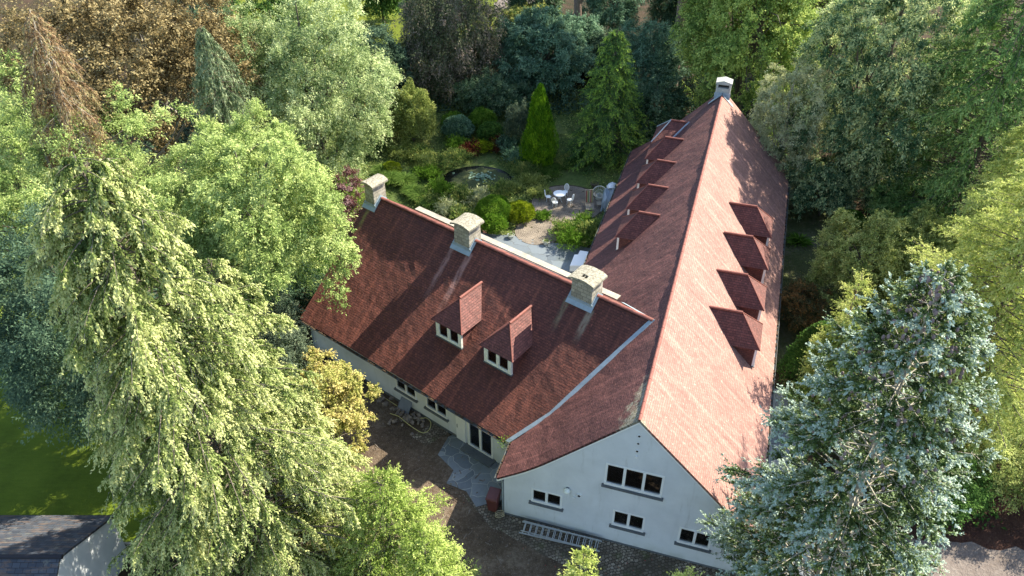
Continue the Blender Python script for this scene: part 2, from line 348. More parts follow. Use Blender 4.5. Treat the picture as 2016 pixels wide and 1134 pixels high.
# ------------------------------------------------------------------ setting: ground
def sheet(name,pts,z,mat,kind='structure',cut=None):
    mb=MB(); mb.face([(x,y,z) for x,y in pts]); o=mb.build(name,mat,recalc=False); return tag(o,kind=kind)
def circ(cx,cy,r,n=40,ry=None,rot=0): return [(cx+r*math.cos(2*math.pi*i/n),cy+(ry or r)*math.sin(2*math.pi*i/n)) for i in range(n)]
def wob(pts,amp,seed):
    rr=random.Random(seed); out=[]
    for i in range(len(pts)):
        (x0,y0),(x1,y1)=pts[i],pts[(i+1)%len(pts)]; L=math.hypot(x1-x0,y1-y0); k=max(1,int(L/.6))
        for j in range(k): out.append((x0+(x1-x0)*j/k+rr.uniform(-amp,amp),y0+(y1-y0)*j/k+rr.uniform(-amp,amp)))
    return out
sheet('ground',[(-400,-300),(400,-300),(400,700),(-400,700)],0,M['forest'])
sheet('lawn',wob([(-60,21.8),(-14,21.8),(-11.5,33),(-16,40),(-60,46)],.1,1),.012,M['lawn'])
sheet('yard_soil',wob([(-14,12),(12,8),(9,22),(.6,24.6),(-.6,26),(-9.5,34.6),(-12,33.5),(-13,24)],.15,2),.008,M['soil'])
sheet('garden_ground',wob([(-15,41),(-8,40),(4,43),(9.5,54),(13,63),(5,72),(-14,72),(-17,58)],.2,3),.010,M['garden'])
sheet('side_grass',wob([(13.5,32.8),(20,34),(25,45),(22,56),(16,57),(13,44)],.2,4),.011,M['drygrass'])
sheet('far_lawn',wob([(-30,80),(-3,78),(6,92),(2,125),(-42,125)],.5,5),.009,M['farlawn'])
sheet('woodland_path',wob([(-2,92),(4,90),(8,112),(-1,120)],.4,6),.013,M['gravel'])
sheet('earth_path',wob([(18.5,15),(30,12),(31,20),(22,22.5),(17,22)],.25,7),.012,M['gravel'])
sheet('mulch_bed',wob([(17.5,22.3),(30,20.3),(32,28),(18,28)],.25,8),.014,M['mulch'])
sheet('slate_path',[tuple((MM(a,b,0)).xy) for a,b in ((-1,5.7),(-1,8.3),(12.5,7.6),(12.5,5.5))],.016,M['path'])
sheet('crazy_paving',[(-3.75,27.0),(-3.3,28.2),(-2.6,28.6),(-.2,26.9),(.2,26.3),(-.5,24.2),(-1.7,23.8),(-2.2,24.7),(-3.2,25.2),(-2.9,26.0)],.020,M['crazy'])
sheet('cobbled_strip',wob([(-2.4,24.6),(-1.1,23.9),(-.3,24.3),(10.6,20.7),(10,18.8),(4.0,19.7),(1.4,21.2),(-1.0,22.7)],.09,9),.017,M['cobble'])
sheet('brick_strip',wob([(-4.4,27.6),(-3.3,28.5),(-4.2,29.2),(-5.2,28.2)],.06,10),.018,M['cobble'])
TERR=[(-4.6,47.2),(-3.2,47.9),(-1.7,47.1),(-.1,46.95),(2.4,46.1),(4.4,45.7),(5.4,45.3),(4.2,39.8),(-2,39.5),(-6.5,43.5)]
sheet('slate_terrace',TERR,.045,M['terrace'])
sheet('garden_path',wob([(-12.4,49.8),(-11.2,50.2),(-6.5,46.0),(-6.0,44),(-8,42.5),(-11,44)],.1,12),.019,M['joint'])
mb=MB(); mb.box((-60,21.72,0),(43.2,0,0),(0,.1,0),(0,0,.09)); tag(mb.build('lawn_kerb',M['fascia']),kind='structure')
def patio(cx,cy,r,seed):
    sheet('patio_base',circ(cx,cy,r+.08),.022+.004*seed,M['joint'])
    mb=MB(); rr=random.Random(seed); k=0
    rad=.12
    while rad<r-.1:
        n=max(5,int(2*math.pi*rad/.155)); 
        for i in range(n):
            if rr.random()<.02: continue
            a0=2*math.pi*(i+.06)/n+k*.3; a1=2*math.pi*(i+.94)/n+k*.3; z=.03+.004*seed+rr.uniform(0,.018); zt=z+.012
            r0,r1=rad-.052,rad+.052
            pts=[(cx+q*math.cos(a),cy+q*math.sin(a),z) for q,a in ((r0,a0),(r0,a1),(r1,a1),(r1,a0))]
            mb.prism(pts,(0,0,.02))
        rad+=.122; k+=1
    tag(mb.build('patio',M['sett'],recalc=False),kind='structure')
patio(4.1,51.2,2.75,1); patio(1.85,47.35,1.75,2)
mb=MB(); P=circ(-2.75,54.6,2.8,44,2.4); mb.face([(x,y,.03) for x,y in P]); tag(mb.build('pond_water',M['water'],recalc=False),kind='structure')

# ------------------------------------------------------------------ the house
H=thing('house','L-shaped white house with steep red tiled roofs, dormers and stone chimneys','house',O)
def zl(s): return HR-(HR-HK)*s/WK if s<WK else HK-(HK-HE)*(s-WK)/(WE-WK)
TR=(HR-HE)/WR
def lin(a,b,n): return [a+(b-a)*i/(n-1) for i in range(n)]
rj=random.Random(5)
def sag(a,b): return .035*math.sin(a*.55+b*.4)+.022*math.sin(a*1.3-b*.9+1)
# main roof, west slope with bell-cast eave
srow=lin(0,3.9,10)+[4.15,4.4,4.7,5.1,5.5,WE]
def zls(s):
    if abs(s-WK)<.8:
        t=(s-WK+.8)/1.6; a,b,c=zl(WK-.8),zl(WK),zl(WK+.8); return (1-t)**2*a+2*t*(1-t)*b+t*t*c
    return zl(s)
mb=MB(); cols=lin(0,ML,60); dl=[0]
for i in range(1,len(srow)): dl.append(dl[-1]+math.hypot(srow[i]-srow[i-1],zls(srow[i])-zls(srow[i-1])))
und={(i,j):rj.uniform(-.022,.022) for i in range(len(srow)) for j in range(60)}
slab(mb,[[MM(a,-s,zls(s)+(und[i,j]*.8+sag(a,s))*(0<j<59)*(i>0)) for j,a in enumerate(cols)] for i,s in enumerate(srow)],[[(a,dl[i]) for a in cols] for i in range(len(srow))],.10)
mroof=mb.build('roof',M['tile_main'],H)
mb=MB(); rr_=lin(0,WR,14); 
slab(mb,[[MM(a,s,HR-TR*s+(rj.uniform(-.014,.014)+sag(a,s+3)*.8)*(0<j<59)*(s>0)) for j,a in enumerate(cols)] for s in rr_],[[(a,s*1.42) for a in cols] for s in rr_],.10)
eroof=mb.build('roof',M['tile_east_sun_tint'],H)
eroof['label']='sunlit right-hand roof slope of the long wing'
def ridge_tiles(P0,P1,par,r=.10,step=.34):
    mb=MB(); v=P1-P0; n=int(v.length/step); t=v.normalized(); s=t.cross(Z).normalized()
    for i in range(n):
        c=P0+v*(i/n); L=v.length/n*1.04; q=[]; lift=.012*(i%2)
        for k in range(7):
            a=math.pi*(.5+(k-3)/3*.42); q.append(c+s*math.cos(a)*r*1.15+Z*(math.sin(a)*(r+lift)-.035))
        q2=[p+t*L for p in q]
        for k in range(6): mb.face([q[k],q[k+1],q2[k+1],q2[k]])
        mb.face(q)
    return mb.build('ridge_tiles',M['ridge'],par,recalc=False)
ridge_tiles(MM(0,0,HR+.0),MM(ML-.7,0,HR+.0),mroof,.06)
# wing roof (front slope, clipped along the valley) 
TW=(HL-HEL)/WL
def zw(v): return HL-TW*v - .10*math.sin(math.pi*min(1,v/WL))
def valley_u(v):
    z=zw(v)
    s=(HR-z)/(HR-HK)*WK if z>HK else WK+(HK-z)/(HK-HE)*(WE-WK)
    base=WW(0,-v,0); return (-s-(base-O).dot(B))/UU.dot(B)
vrow=lin(0,WL,22); mb=MB(); nc=44
G=[];UVg=[]
for i,v in enumerate(vrow):
    ue=valley_u(v)+.12; us=lin(0,ue,nc); G.append([WW(u,-v,zw(v)+((rj.uniform(-.014,.014)+sag(u,v+5)*.7) if 0<j<nc-1 and v>.4 else 0)) for j,u in enumerate(us)]); UVg.append([(u,v*1.28) for u in us])
slab(mb,G,UVg,.10)
wroof=mb.build('roof',M['tile'],H); wroof['label']='roof slope of the short wing with two dormers'
ue0=valley_u(0)
ridge_tiles(WW(.9,0,HL+.03),WW(ue0,0,HL+.03),wroof,.10)
# back slope of the wing, with its gutter board
VB,ZB=2.45,5.72
mb=MB(); bb=lin(0,VB,8); G=[];UVg=[]
for v in bb:
    z=HL-(HL-ZB)*v/VB; s=(HR-z)/(HR-HK)*WK; base=WW(0,v,0); ue=(-s-(base-O).dot(B))/UU.dot(B)+.1
    us=lin(0,ue,nc); G.append([WW(u,v,z) for u in us]); UVg.append([(u,v*1.3) for u in us])
slab(mb,G,UVg,.10); mb.build('roof',M['tile'],H)
mb=MB(); mb.box(WW(.9,VB+.06,ZB-.02),UU*(14.3),D*.40,Z*.06); fas=mb.build('gutter_board',M['fascia'],H)
mb=MB(); mb.box(WW(0,VB-.02,ZB-.3),UU*(15.5),D*.14,Z*.2); mb.build('gutter',M['dark'],H)  # dark strip standing in for the shadow gap behind the ridge
# valley flashing
mb=MB(); g=[]
for v in lin(0,WL+.02,30):
    ue=valley_u(v); n=Vector((0,0,1)); g.append((WW(ue-.13,-v,zw(v)+.05),WW(ue+.12,-v,zw(v)+.035+.05)))
for i in range(len(g)-1):
    mb.face([g[i][0],g[i][1],g[i+1][1],g[i+1][0]])
base=g
mb.build('valley_flashing',M['lead'],H,recalc=False)
mb=MB(); g=[]
for v in lin(0,VB,8):
    z=HL-(HL-ZB)*v/VB; s=(HR-z)/(HR-HK)*WK; bs=WW(0,v,0); ue=(-s-(bs-O).dot(B))/UU.dot(B); g.append((WW(ue-.10,v,z+.05),WW(ue+.10,v,z+.09)))
for i in range(len(g)-1): mb.face([g[i][0],g[i][1],g[i+1][1],g[i+1][0]])
mb.build('valley_flashing',M['lead'],H,recalc=False)
# verge boards at the front gable
mb=MB(); prof=[(-s,zls(s)) for s in srow[::-1]]+[(WR*k/6,HR-TR*WR*k/6) for k in range(1,7)]
for i in range(len(prof)-1):
    (b0,z0),(b1,z1)=prof[i],prof[i+1]; mb.prism([MM(.03,b0,z0-.115),MM(.03,b1,z1-.115),MM(.03,b1,z1-.27),MM(.03,b0,z0-.27)],A*.07)
mb.build('verge_board',M['frame'],H)
# walls
wins=[(-1.13,3.90,1.33,5.24),(-4.33,1.5,-2.9,2.4),(-.6,1.3,.83,2.35),(2.3,1.25,3.7,2.3)]
WWL,WWR=5.63,5.25
outl=[(-WWL,0),(WWR,0),(WWR,HR-TR*WWR-.14),(0,HR-.16)]+[(-s,zls(s)-.14) for s in (1.5,3,3.9,4.4,5.1)]+[(-WWL,zls(WWL)-.14)]
mb=MB(); holed(mb,outl,wins,lambda b,z:MM(.12,b,z),A*.28); gw=mb.build('wall',M['wall'],H); gw['label']='white rendered gable wall facing the cobbles'
mb=MB(); holed(mb,outl,[],lambda b,z:MM(ML-.4,b,z),A*.28); mb.build('wall',M['wall'],H)
mb=MB(); mb.box(MM(.4,WWR-.28,0),A*(ML-.8),B*.28,Z*(HR-TR*WWR-.16)); mb.build('wall',M['wall'],H)
mb=MB(); mb.box(MM(.4,-WWL,0),A*(ML-.8),B*.28,Z*(zls(WWL)-.16)); mb.build('wall',M['wall'],H)
VW=-(WL-.358); ZT=HEL+TW*.358-.17
french=(12.12,.02,13.75,1.98); w1=(7.1,1.05,8.58,1.9); w2=(9.27,1.0,10.75,1.9)
uend=15.2
mb=MB(); holed(mb,[(.35,0),(uend,0),(uend,ZT),(.35,ZT)],[french,w1,w2],lambda u,z:WW(u,VW,z),D*.28); ww=mb.build('wall',M['wall'],H); ww['label']='long low white wall of the short wing in shade'
mb=MB(); holed(mb,[(VW+.29,0),(2.3,0),(2.3,5.6),(0,HL-.16),(VW+.29,ZT+.15)],[],lambda v,z:WW(.35,v,z),UU*.28); mb.build('wall',M['wall'],H)
mb=MB(); mb.box(WW(.65,2.0,0),UU*14.5,D*.28,Z*5.5); mb.build('wall',M['wall'],H)
# plinth
mb=MB(); mb.box(MM(.095,-WWL-.02,0),B*(WWL+WWR),A*.03,Z*.12); mb.build('plinth',M['sill'],H)
mb=MB(); mb.box(WW(.35,VW-.02,0),UU*11,D*.03,Z*.18); mb.build('plinth',M['sill'],H)
# inner floors, coloured near-black so the rooms look unlit
def flr(name,P,z,m):
    mb=MB(); mb.prism([p+Z*z for p in P],(0,0,.08)); return mb.build(name,m,H)
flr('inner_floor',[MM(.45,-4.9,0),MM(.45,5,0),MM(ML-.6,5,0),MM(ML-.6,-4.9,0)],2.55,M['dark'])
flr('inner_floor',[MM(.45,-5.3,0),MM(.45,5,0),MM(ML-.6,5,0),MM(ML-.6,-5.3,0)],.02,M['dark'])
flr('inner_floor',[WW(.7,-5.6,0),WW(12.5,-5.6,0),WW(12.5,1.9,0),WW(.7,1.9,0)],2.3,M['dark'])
# inner partition stops light leaking through
mb=MB(); mb.box(MM(4.5,-4.8,.12),B*9.6,A*.1,Z*2.4); mb.build('inner_partition',M['wall'],H)
mb=MB(); mb.prism([MM(4.0,-3.2,2.65),MM(4.0,3.2,2.65),MM(4.0,.3,7.4),MM(4.0,-.3,7.4)],A*.1); mb.build('inner_partition',M['wall'],H)
def window(P,ex,en,x0,z0,x1,z1,n,sill=True,fm='frame',name='window',cur=None,depth=.05,fw=.095,trans=False):
    """P origin on the wall's outer face, ex along, en outward"""
    mb=MB(); W=lambda x,z,y=0: P+ex*x+Z*z+en*y; y0=-depth; t=.07
    def bar(a,b,c,d,yy=0): mb.box(W(a,b,y0+yy),ex*(c-a),en*t,Z*(d-b))
    bar(x0,z0,x1,z0+fw*1.5,.03); bar(x0,z1-fw,x1,z1); bar(x0,z0+fw,x0+fw,z1-fw); bar(x1-fw,z0+fw,x1,z1-fw)
    for k in range(1,n):
        xm=x0+(x1-x0)*k/n; bar(xm-fw*.62,z0+fw,xm+fw*.62,z1-fw,.012)
    f=mb.build(name,M[fm],H,bevel=.006)
    for k in range(n):
        mb=MB(); a=x0+(x1-x0)*k/n+fw*.6; b=x0+(x1-x0)*(k+1)/n-fw*.6; mb.box(W(a,z0+fw*.8,y0+.02),ex*(b-a),en*.012,Z*(z1-z0-1.6*fw)); mb.build('pane',M['glass'],f)
    if sill:
        mb=MB(); mb.box(W(x0-.09,z0-.10,-.02),ex*(x1-x0+.18),en*.16,Z*.095); mb.build('sill',M['sill'],f)
    if trans:
        mb=MB(); mb.box(W(x0,z0-.14,-depth),ex*(x1-x0),en*.13,Z*.11); mb.build('threshold',M['sill'],f)
    return f
G0=MM(.12,0,0)
for (a,b,c,d_),n,l in zip(wins,(3,2,2,2),('three-light attic window in the gable wall','two-light ground-floor window nearest the bin','two-light ground-floor window in the middle of the gable','two-light ground-floor window nearest the blue fir')):
    window(G0,B,-A,a,b,c,d_,n)['label']=l
Wf=WW(0,VW,0)
window(Wf,UU,-D,*w1,2,fw=.09)['label']='two-light window nearer the golden shrub'
window(Wf,UU,-D,*w2,2,fw=.09)['label']='two-light window nearer the glazed door'
fd=window(Wf,UU,-D,*french,2,sill=False,name='french_door',fw=.12); fd['label']='white glazed double door onto the crazy paving'
mb=MB(); mb.box(WW(11.35,VW-.05,.06),UU*.62,D*.045,Z*1.75); sh=mb.build('shutter_panel',M['frame'],H)
mb=MB(); mb.box(WW(11.42,VW-.075,.9),UU*.03,D*.02,Z*.25); mb.build('handle',M['sill'],sh)
mb=MB(); mb.box(WW(12.0,VW-.55,0),UU*1.9,D*.54,Z*.10); mb.build('door_step',M['sill'],H)
# gable details: vents, lamp
for z in (7.25,6.82,6.36):
    mb=MB(); c=MM(.10,.07,z); ring=[]
    mb.tube([MM(.135,.07,z),MM(.095,.07,z)],.075,14); v=mb.build('vent',M['frame'],H)
    mb=MB(); mb.tube([MM(.13,.07,z),MM(.088,.07,z)],.052,14); mb.build('vent_hole',M['dark'],v)
mb=MB(); mb.cbox(MM(.09,.07,6.03),B*.10,A*.06,Z*.10); mb.build('vent_box',M['frame'],H)
mb=MB(); mb.tube([MM(.13,-2.15,2.72),MM(.05,-2.15,2.72)],.10,16); v=mb.build('vent',M['frame'],H)
mb=MB(); mb.tube([MM(.12,-2.15,2.72),MM(.04,-2.15,2.72)],.065,16); mb.build('vent_hole',M['dark'],v)
mb=MB(); mb.cbox(MM(.09,-2.38,2.5),B*.09,A*.05,Z*.09); mb.build('junction_box',M['frame'],H)
mb=MB(); mb.lathe(MM(.0,-2.68,2.93),[(.0,.14),(.10,.11),(.15,.03),(.16,0),(.12,-.05),(.0,-.08)],18); lm=mb.build('wall_lamp',M['oldframe'],H,smooth=True)
mb=MB(); mb.cbox(MM(.08,-2.68,2.99),B*.12,A*.09,Z*.12); mb.build('lamp_bracket',M['sill'],lm)
# gutters and downpipes
def gutter(P0,P1,outv,par=H):
    mb=MB(); v=P1-P0; q=[P0+outv*(.075*math.cos(a)+.06)+Z*(.075*math.sin(a)-.02) for a in lin(math.pi,2*math.pi,7)]
    q2=[p+v for p in q]
    for k in range(6): mb.face([q[k],q[k+1],q2[k+1],q2[k]])
    g=mb.build('gutter',M['gutter'],par,recalc=False)
    md=g.modifiers.new('s','SOLIDIFY'); md.thickness=.012
    mb=MB(); rr=random.Random(3); n=int(v.length/.16)
    for i in range(n):
        if rr.random()<.35: continue
        c=P0+v*(i+rr.random())/n+outv*.06-Z*rr.uniform(.015,.04); mb.cbox(c,v.normalized()*rr.uniform(.05,.22),outv*rr.uniform(.05,.11),Z*rr.uniform(.02,.06))
    tag(mb.build('leaf_debris',M['debris'],g),kind='stuff')
gutter(MM(0,WR-.02,HE-.06),MM(ML,WR-.02,HE-.06),B)
gutter(MM(10,-WE+.02,HE-.05),MM(ML,-WE+.02,HE-.05),-B)
gutter(MM(.05,-WE+.02,HE-.05),MM(4.2,-WE+.02,HE-.05),-B)
gutter(WW(.0,-WL+.02,HEL-.05),WW(valley_u(WL)-.15,-WL+.02,HEL-.05),-D)
mb=MB(); mb.tube([MM(.25,-WE-.03,2.5),MM(.22,-WWL-.10,2.2),MM(.22,-WWL-.09,.05)],.045,8); mb.build('downpipe',M['lead'],H)
mb=MB(); mb.tube([WW(.4,-WL-.03,2.35),WW(.5,VW-.1,2.05),WW(.5,VW-.1,.05)],.045,8); mb.build('downpipe',M['lead'],H)
# dormers; T(u,v,z) with v measured outward (down the slope)
def dormer(T,u,hw,vJ,zJ,vF,vf,zt,zb,o,slopez,light,fm,lead=False,both=False,axes=None,label=None):
    ex,ev=axes
    W_=lambda du,v,z:T(u+du,v,z)
    mb=MB()
    vb=lambda z:next(v for v in lin(0,7,1400) if slopez(v)<=z)
    # window in the front
    x0,x1=-hw,hw; mbf=MB(); t=.09
    def bar(a,b,cc,d_,w=.12,off=0): mbf.box(W_(a,vf-w+off,b),ex*(cc-a),ev*w,Z*(d_-b))
    pw=.17*hw/.82
    bar(-hw,zb,-hw+pw,zt); bar(hw-pw,zb,hw,zt); bar(-hw+pw,zb,hw-pw,zb+.10); bar(-hw+pw,zt-.08,hw-pw,zt)
    bar(-.05,zb+.10,.05,zt-.08,.10,.012)
    for s in (-1,1):
        a,b=sorted((s*.05,s*(hw-pw))); 
        for (p0,q0,p1,q1) in ((a,zb+.1,b,zb+.15),(a,zt-.13,b,zt-.08),(a,zb+.15,a+.05,zt-.13),(b-.05,zb+.15,b,zt-.13)): bar(p0,q0,p1,q1,.07,-.02)
    dm=mbf.build('dormer',M[fm],H,bevel=.005)
    if label: dm['label']=label
    for s in (-1,1):
        mb=MB(); x0=s*hw; x1=s*(hw-.08); p=[W_(x0,vf-.12,slopez(vf-.12)-.12),W_(x0,vf-.12,zt),W_(x0,vb(zt)-.05,zt)]
        q=[W_(x1,vf-.12,slopez(vf-.12)-.12),W_(x1,vf-.12,zt),W_(x1,vb(zt)-.05,zt)]
        uv=[((a-p[0]).dot(ev),-(a-p[0]).z) for a in p]
        mb.face(p,uv); mb.face(q[::-1],uv[::-1])
        for i in range(3): j=(i+1)%3; mb.face([p[i],p[j],q[j],q[i]],[uv[i],uv[j],uv[j],uv[i]])
        mb.build('cheek',M['tile_small'],dm)
    mb=MB(); F=W_(0,vF,zJ); J=W_(0,vJ,zJ); ze=zt+.02; c=hw+o; ve=vf+o*.8; ze2=ze-.06
    vbk=vb(ze2)-.02
    for s in (-1,1): roofpoly(mb,[J,F,W_(s*c,ve,ze2),W_(s*c,vbk,ze2)],ev,.05)
    roofpoly(mb,[F,W_(-c,ve,ze2),W_(c,ve,ze2)],ex,.05)
    mb.build('dormer_roof',M['tile_small'],dm)
    mb=MB(); hm='lead' if lead else 'ridge'
    mb.tube([J+Z*.0,F+Z*.02],.07,8); mb.build('dormer_ridge',M['ridge'],dm)
    if lead:
        mb=MB()
        for s in (-1,1): mb.tube([F+Z*.03,W_(s*c,ve,ze2)+Z*.03],.045,6)
        for s in (-1,1): mb.tube([J+Z*.02,W_(s*c,vbk,ze2)+Z*.05],.07,6)
        mb.build('lead_flashing',M['lead'],dm)
    else:
        mb=MB()
        for s in (-1,1): mb.tube([F+Z*.01,W_(s*c,ve,ze2)+Z*.01],.03,6)
        mb.build('hip_tiles',M['ridge'],dm)
    for s in (-1,1):
        mb=MB(); a,b=sorted((s*.09,s*(hw-pw-.04))); mb.box(W_(a,vf-.07,zb+.14),ex*(b-a),ev*.012,Z*(zt-zb-.26)); mb.build('pane',M['glass'],dm)
    mb=MB(); mb.box(W_(-hw-.04,vf-.13,zb-.06),ex*(2*hw+.08),ev*.17,Z*.055); mb.build('sill',M['sill'],dm)
    # inner box ceiling/dark
    mb=MB(); mb.box(W_(-hw+.1,vf-1.3,zb-.4),ex*(2*hw-.2),ev*.03,Z*(zt-zb+.4)); mb.build('inner_wall',M['wall'],dm)
    return dm
for k,(u,lab) in enumerate(((9.41,'wing dormer nearer the middle chimney'),(12.6,'wing dormer nearer the valley, its ridge capped with pale mortar'))):
    dormer(lambda uu,v,z:WW(uu,-v,z),u,.85,1.38,6.50,3.11,4.09,5.40,4.30,.20,zw,1,'oldframe',axes=(UU,-D),label=lab)
for k,a in enumerate((10.35,13.6,17.35,20.7)):
    dormer(lambda aa,v,z:MM(aa,v,z),a,.93,1.82,6.45,3.43,4.45,5.18,3.98,.14,lambda v:HR-TR*v,0,'frame',axes=(A,B),label='dormer on the sunlit slope, number %s from the front gable'%('one two three four'.split()[k]))
for k,a in enumerate((18.25,21.55,24.9,28.3,31.05)):
    dormer(lambda aa,v,z:MM(aa,-v,z),a,1.0 if k<4 else 1.15,1.9,6.32,3.15,4.12,5.1,4.1,.14,zl,0,'frame',lead=(k==4),axes=(A,-B),label='dormer on the shaded courtyard slope, number %s from the front'%('one two three four five'.split()[k]))
# chimneys
def chimney(u0,u1,v0,v1,zt,label,hole=False,seed=0):
    mb=MB(); ub,ut=.0,.05; zb=6.9
    pb=[(u0,v0),(u1,v0),(u1,v1),(u0,v1)]
    cx,cy=(u0+u1)/2,(v0+v1)/2; pt=[(cx+(u-cx)*.94,cy+(v-cy)*.94) for u,v in pb]
    for i in range(4):
        j=(i+1)%4; q=[WW(*pb[i],zb),WW(*pb[j],zb),WW(*pt[j],zt),WW(*pt[i],zt)]; L=(q[1]-q[0]).length
        mb.face(q,[(i*.7,0),(i*.7+L,0),(i*.7+L,zt-zb),(i*.7,zt-zb)])
    mb.face([WW(*p,zt) for p in pt],[(0,0),(1,0),(1,1),(0,1)])
    ch=mb.build('chimney',M['stone'],H,bevel=.02); ch['label']=label
    # piers and arched cap
    mb=MB(); zc=zt+.15
    for (a,b) in ((0,.2),(.8,1)):
        mb.box(WW(u0+.04,v0+.04+(v1-v0-.08)*a,zt),UU*(u1-u0-.08),D*((v1-v0-.08)*(b-a)),Z*.17)
    mb.build('cap_pier',M['stone'],ch)
    mb=MB(); n=10; rr=random.Random(seed); e=.12
    g=[];uvv=[]
    m=5
    for i in range(n+1):
        x=u0-e+(u1-u0+2*e)*i/n; hh=.15*math.sin(math.pi*i/n)**.8
        g.append([WW(x,v0-e+(v1-v0+2*e)*j/m,zc+hh+rr.uniform(-.012,.012)) for j in range(m+1)]); uvv.append([(0,0)]*(m+1))
    th=.10; dn=[[p-Z*th for p in r] for r in g]
    for i in range(n):
        for j in range(m):
            if hole and i in (4,5) and j==1: 
                for (a,b),(c,d_) in (((i,j),(i,j+1)),((i+1,j),(i+1,j+1)),((i,j),(i+1,j)),((i,j+1),(i+1,j+1))): mb.face([g[a][b],g[c][d_],dn[c][d_],dn[a][b]])
                continue
            mb.face([g[i][j],g[i+1][j],g[i+1][j+1],g[i][j+1]]); mb.face([dn[i][j],dn[i][j+1],dn[i+1][j+1],dn[i+1][j]])
    for i in range(n):
        for j in (0,m): mb.face([g[i][j],g[i+1][j],dn[i+1][j],dn[i][j]])
    for j in range(m):
        for i in (0,n): mb.face([g[i][j],g[i][j+1],dn[i][j+1],dn[i][j]])
    mb.build('cap',M['cap'],ch)
    # lead flashing: apron and stepped sides
    mb=MB(); q=.09
    zr=lambda v: (zw(-v) if v<0 else HL-(HL-ZB)*v/VB)
    mb.box(WW(u0-q,v0-.03,zr(v0)-.02),UU*(u1-u0+2*q),D*.028,Z*.20)
    a=[WW(u0-q-.05,v0-.2,zr(v0-.2)+.03),WW(u1+q+.05,v0-.2,zr(v0-.2)+.03),WW(u1+q+.05,v0-.03,zr(v0-.03)+.05),WW(u0-q-.05,v0-.03,zr(v0-.03)+.05)]; mb.prism(a,Z*.015)
    for (ua,ub2) in ((u0-q-.05,u0),(u1,u1+q+.05)):
        mb.prism([WW(ua,v0-.03,zr(v0-.03)+.05),WW(ub2,v0-.03,zr(v0-.03)+.05),WW(ub2,-.01,HL+.05),WW(ua,-.01,HL+.05)],Z*.015)
        mb.prism([WW(ua,.01,HL+.05),WW(ub2,.01,HL+.05),WW(ub2,v1+.1,zr(v1+.1)+.06),WW(ua,v1+.1,zr(v1+.1)+.06)],Z*.015)
    for x in (u0-.02,u1-.008):
        mb.prism([WW(x,v0-.02,zr(v0)-.05),WW(x,0,HL-.05),WW(x,v1,zr(v1)-.05),WW(x,v1,zr(v1)+.17),WW(x,0,HL+.2),WW(x,v0-.02,zr(v0)+.2)],UU*.028)
    mb.build('flashing',M['lead'],ch)
chimney(.06,.78,-.5,.5,8.5,'stone chimney with arched cap at the far end of the wing ridge',seed=1)
chimney(6.78,7.86,-.5,.5,8.5,'stone chimney with lichened arched cap in the middle of the wing ridge',seed=2)
chimney(14.28,15.5,-.5,.5,8.42,'stone chimney with a hole in its cap beside the valley',True,seed=3)
# concrete chimney at the far end
mb=MB(); mb.box(MM(ML-.75,-.5,7.3),A*.75,B*1.0,Z*1.35); ch=mb.build('chimney',M['concrete'],H,bevel=.02); ch['label']='rough concrete chimney with a slot at the far ridge end'
mb=MB(); 
for b0,b1 in ((-.5,-.36),(.36,.5)): mb.box(MM(ML-.74,b0,8.65),A*.73,B*(b1-b0),Z*.26)
mb.prism([MM(ML-.8,-.55,8.91),MM(ML-.8,.55,8.91),MM(ML-.8,.55,9.05),MM(ML-.8,0,9.2),MM(ML-.8,-.55,9.05)],A*.85); mb.build('cap',M['concrete'],ch)
mb=MB(); mb.box(MM(ML-.5,-.36,8.651),A*.3,B*.72,Z*.258); mb.build('flue_slot',M['dark'],ch)
mb=MB()
for s in (-1,1):
    tz=(lambda x:HR-(HR-HK)/WK*x) if s<0 else (lambda x:HR-TR*x)
    mb.prism([MM(ML-1.15,s*.02,HR+.05),MM(ML-.74,s*.02,HR+.09),MM(ML-.74,s*.85,tz(.85)+.06),MM(ML-.95,s*.85,tz(.85)+.05)],Z*.02)
    mb.box(MM(ML-.78,min(s*.02,s*.55),7.9),A*.03,B*.53,Z*.42)
mb.build('flashing',M['lead'],ch)

# ------------------------------------------------------------------ neighbour's outbuilding, lower left
NB=thing('outbuilding','small white outbuilding with mossy dark shingle roof, cut by the left edge','outbuilding',(-19,18,0))
mb=MB(); ze,zr_=2.6,4.6; yf,yr,yn=21.35,18.0,14.65; xe=-17.15; xl=-34
for (y0,z0,y1,z1) in ((yr,zr_,yf+.1,ze-.06),(yr,zr_,yn-.1,ze-.06)):
    roofpoly(mb,[(xl,y0,z0),(xe-.1+0,y0,z0),(xe-.02,y1,z1),(xl,y1,z1)],Vector((1,0,0)),.09)
mb.build('roof',M['slates'],NB)
mb=MB(); mb.prism([(xe-.1,yf,0),(xe-.1,yf,ze-.1),(xe-.1,yr,zr_-.12),(xe-.1,yn,ze-.1),(xe-.1,yn,0)],(-.25,0,0)); mb.build('wall',M['wall'],NB)
mb=MB(); mb.box((xl,yf-.25,0),(xe-.38-xl,0,0),(0,.25,0),(0,0,ze-.15)); mb.build('wall',M['wall'],NB)
mb=MB(); mb.tube([(xl,yr,zr_+.01),(xe,yr,zr_+.01)],.09,8); mb.build('ridge_tiles',M['slates'],NB)

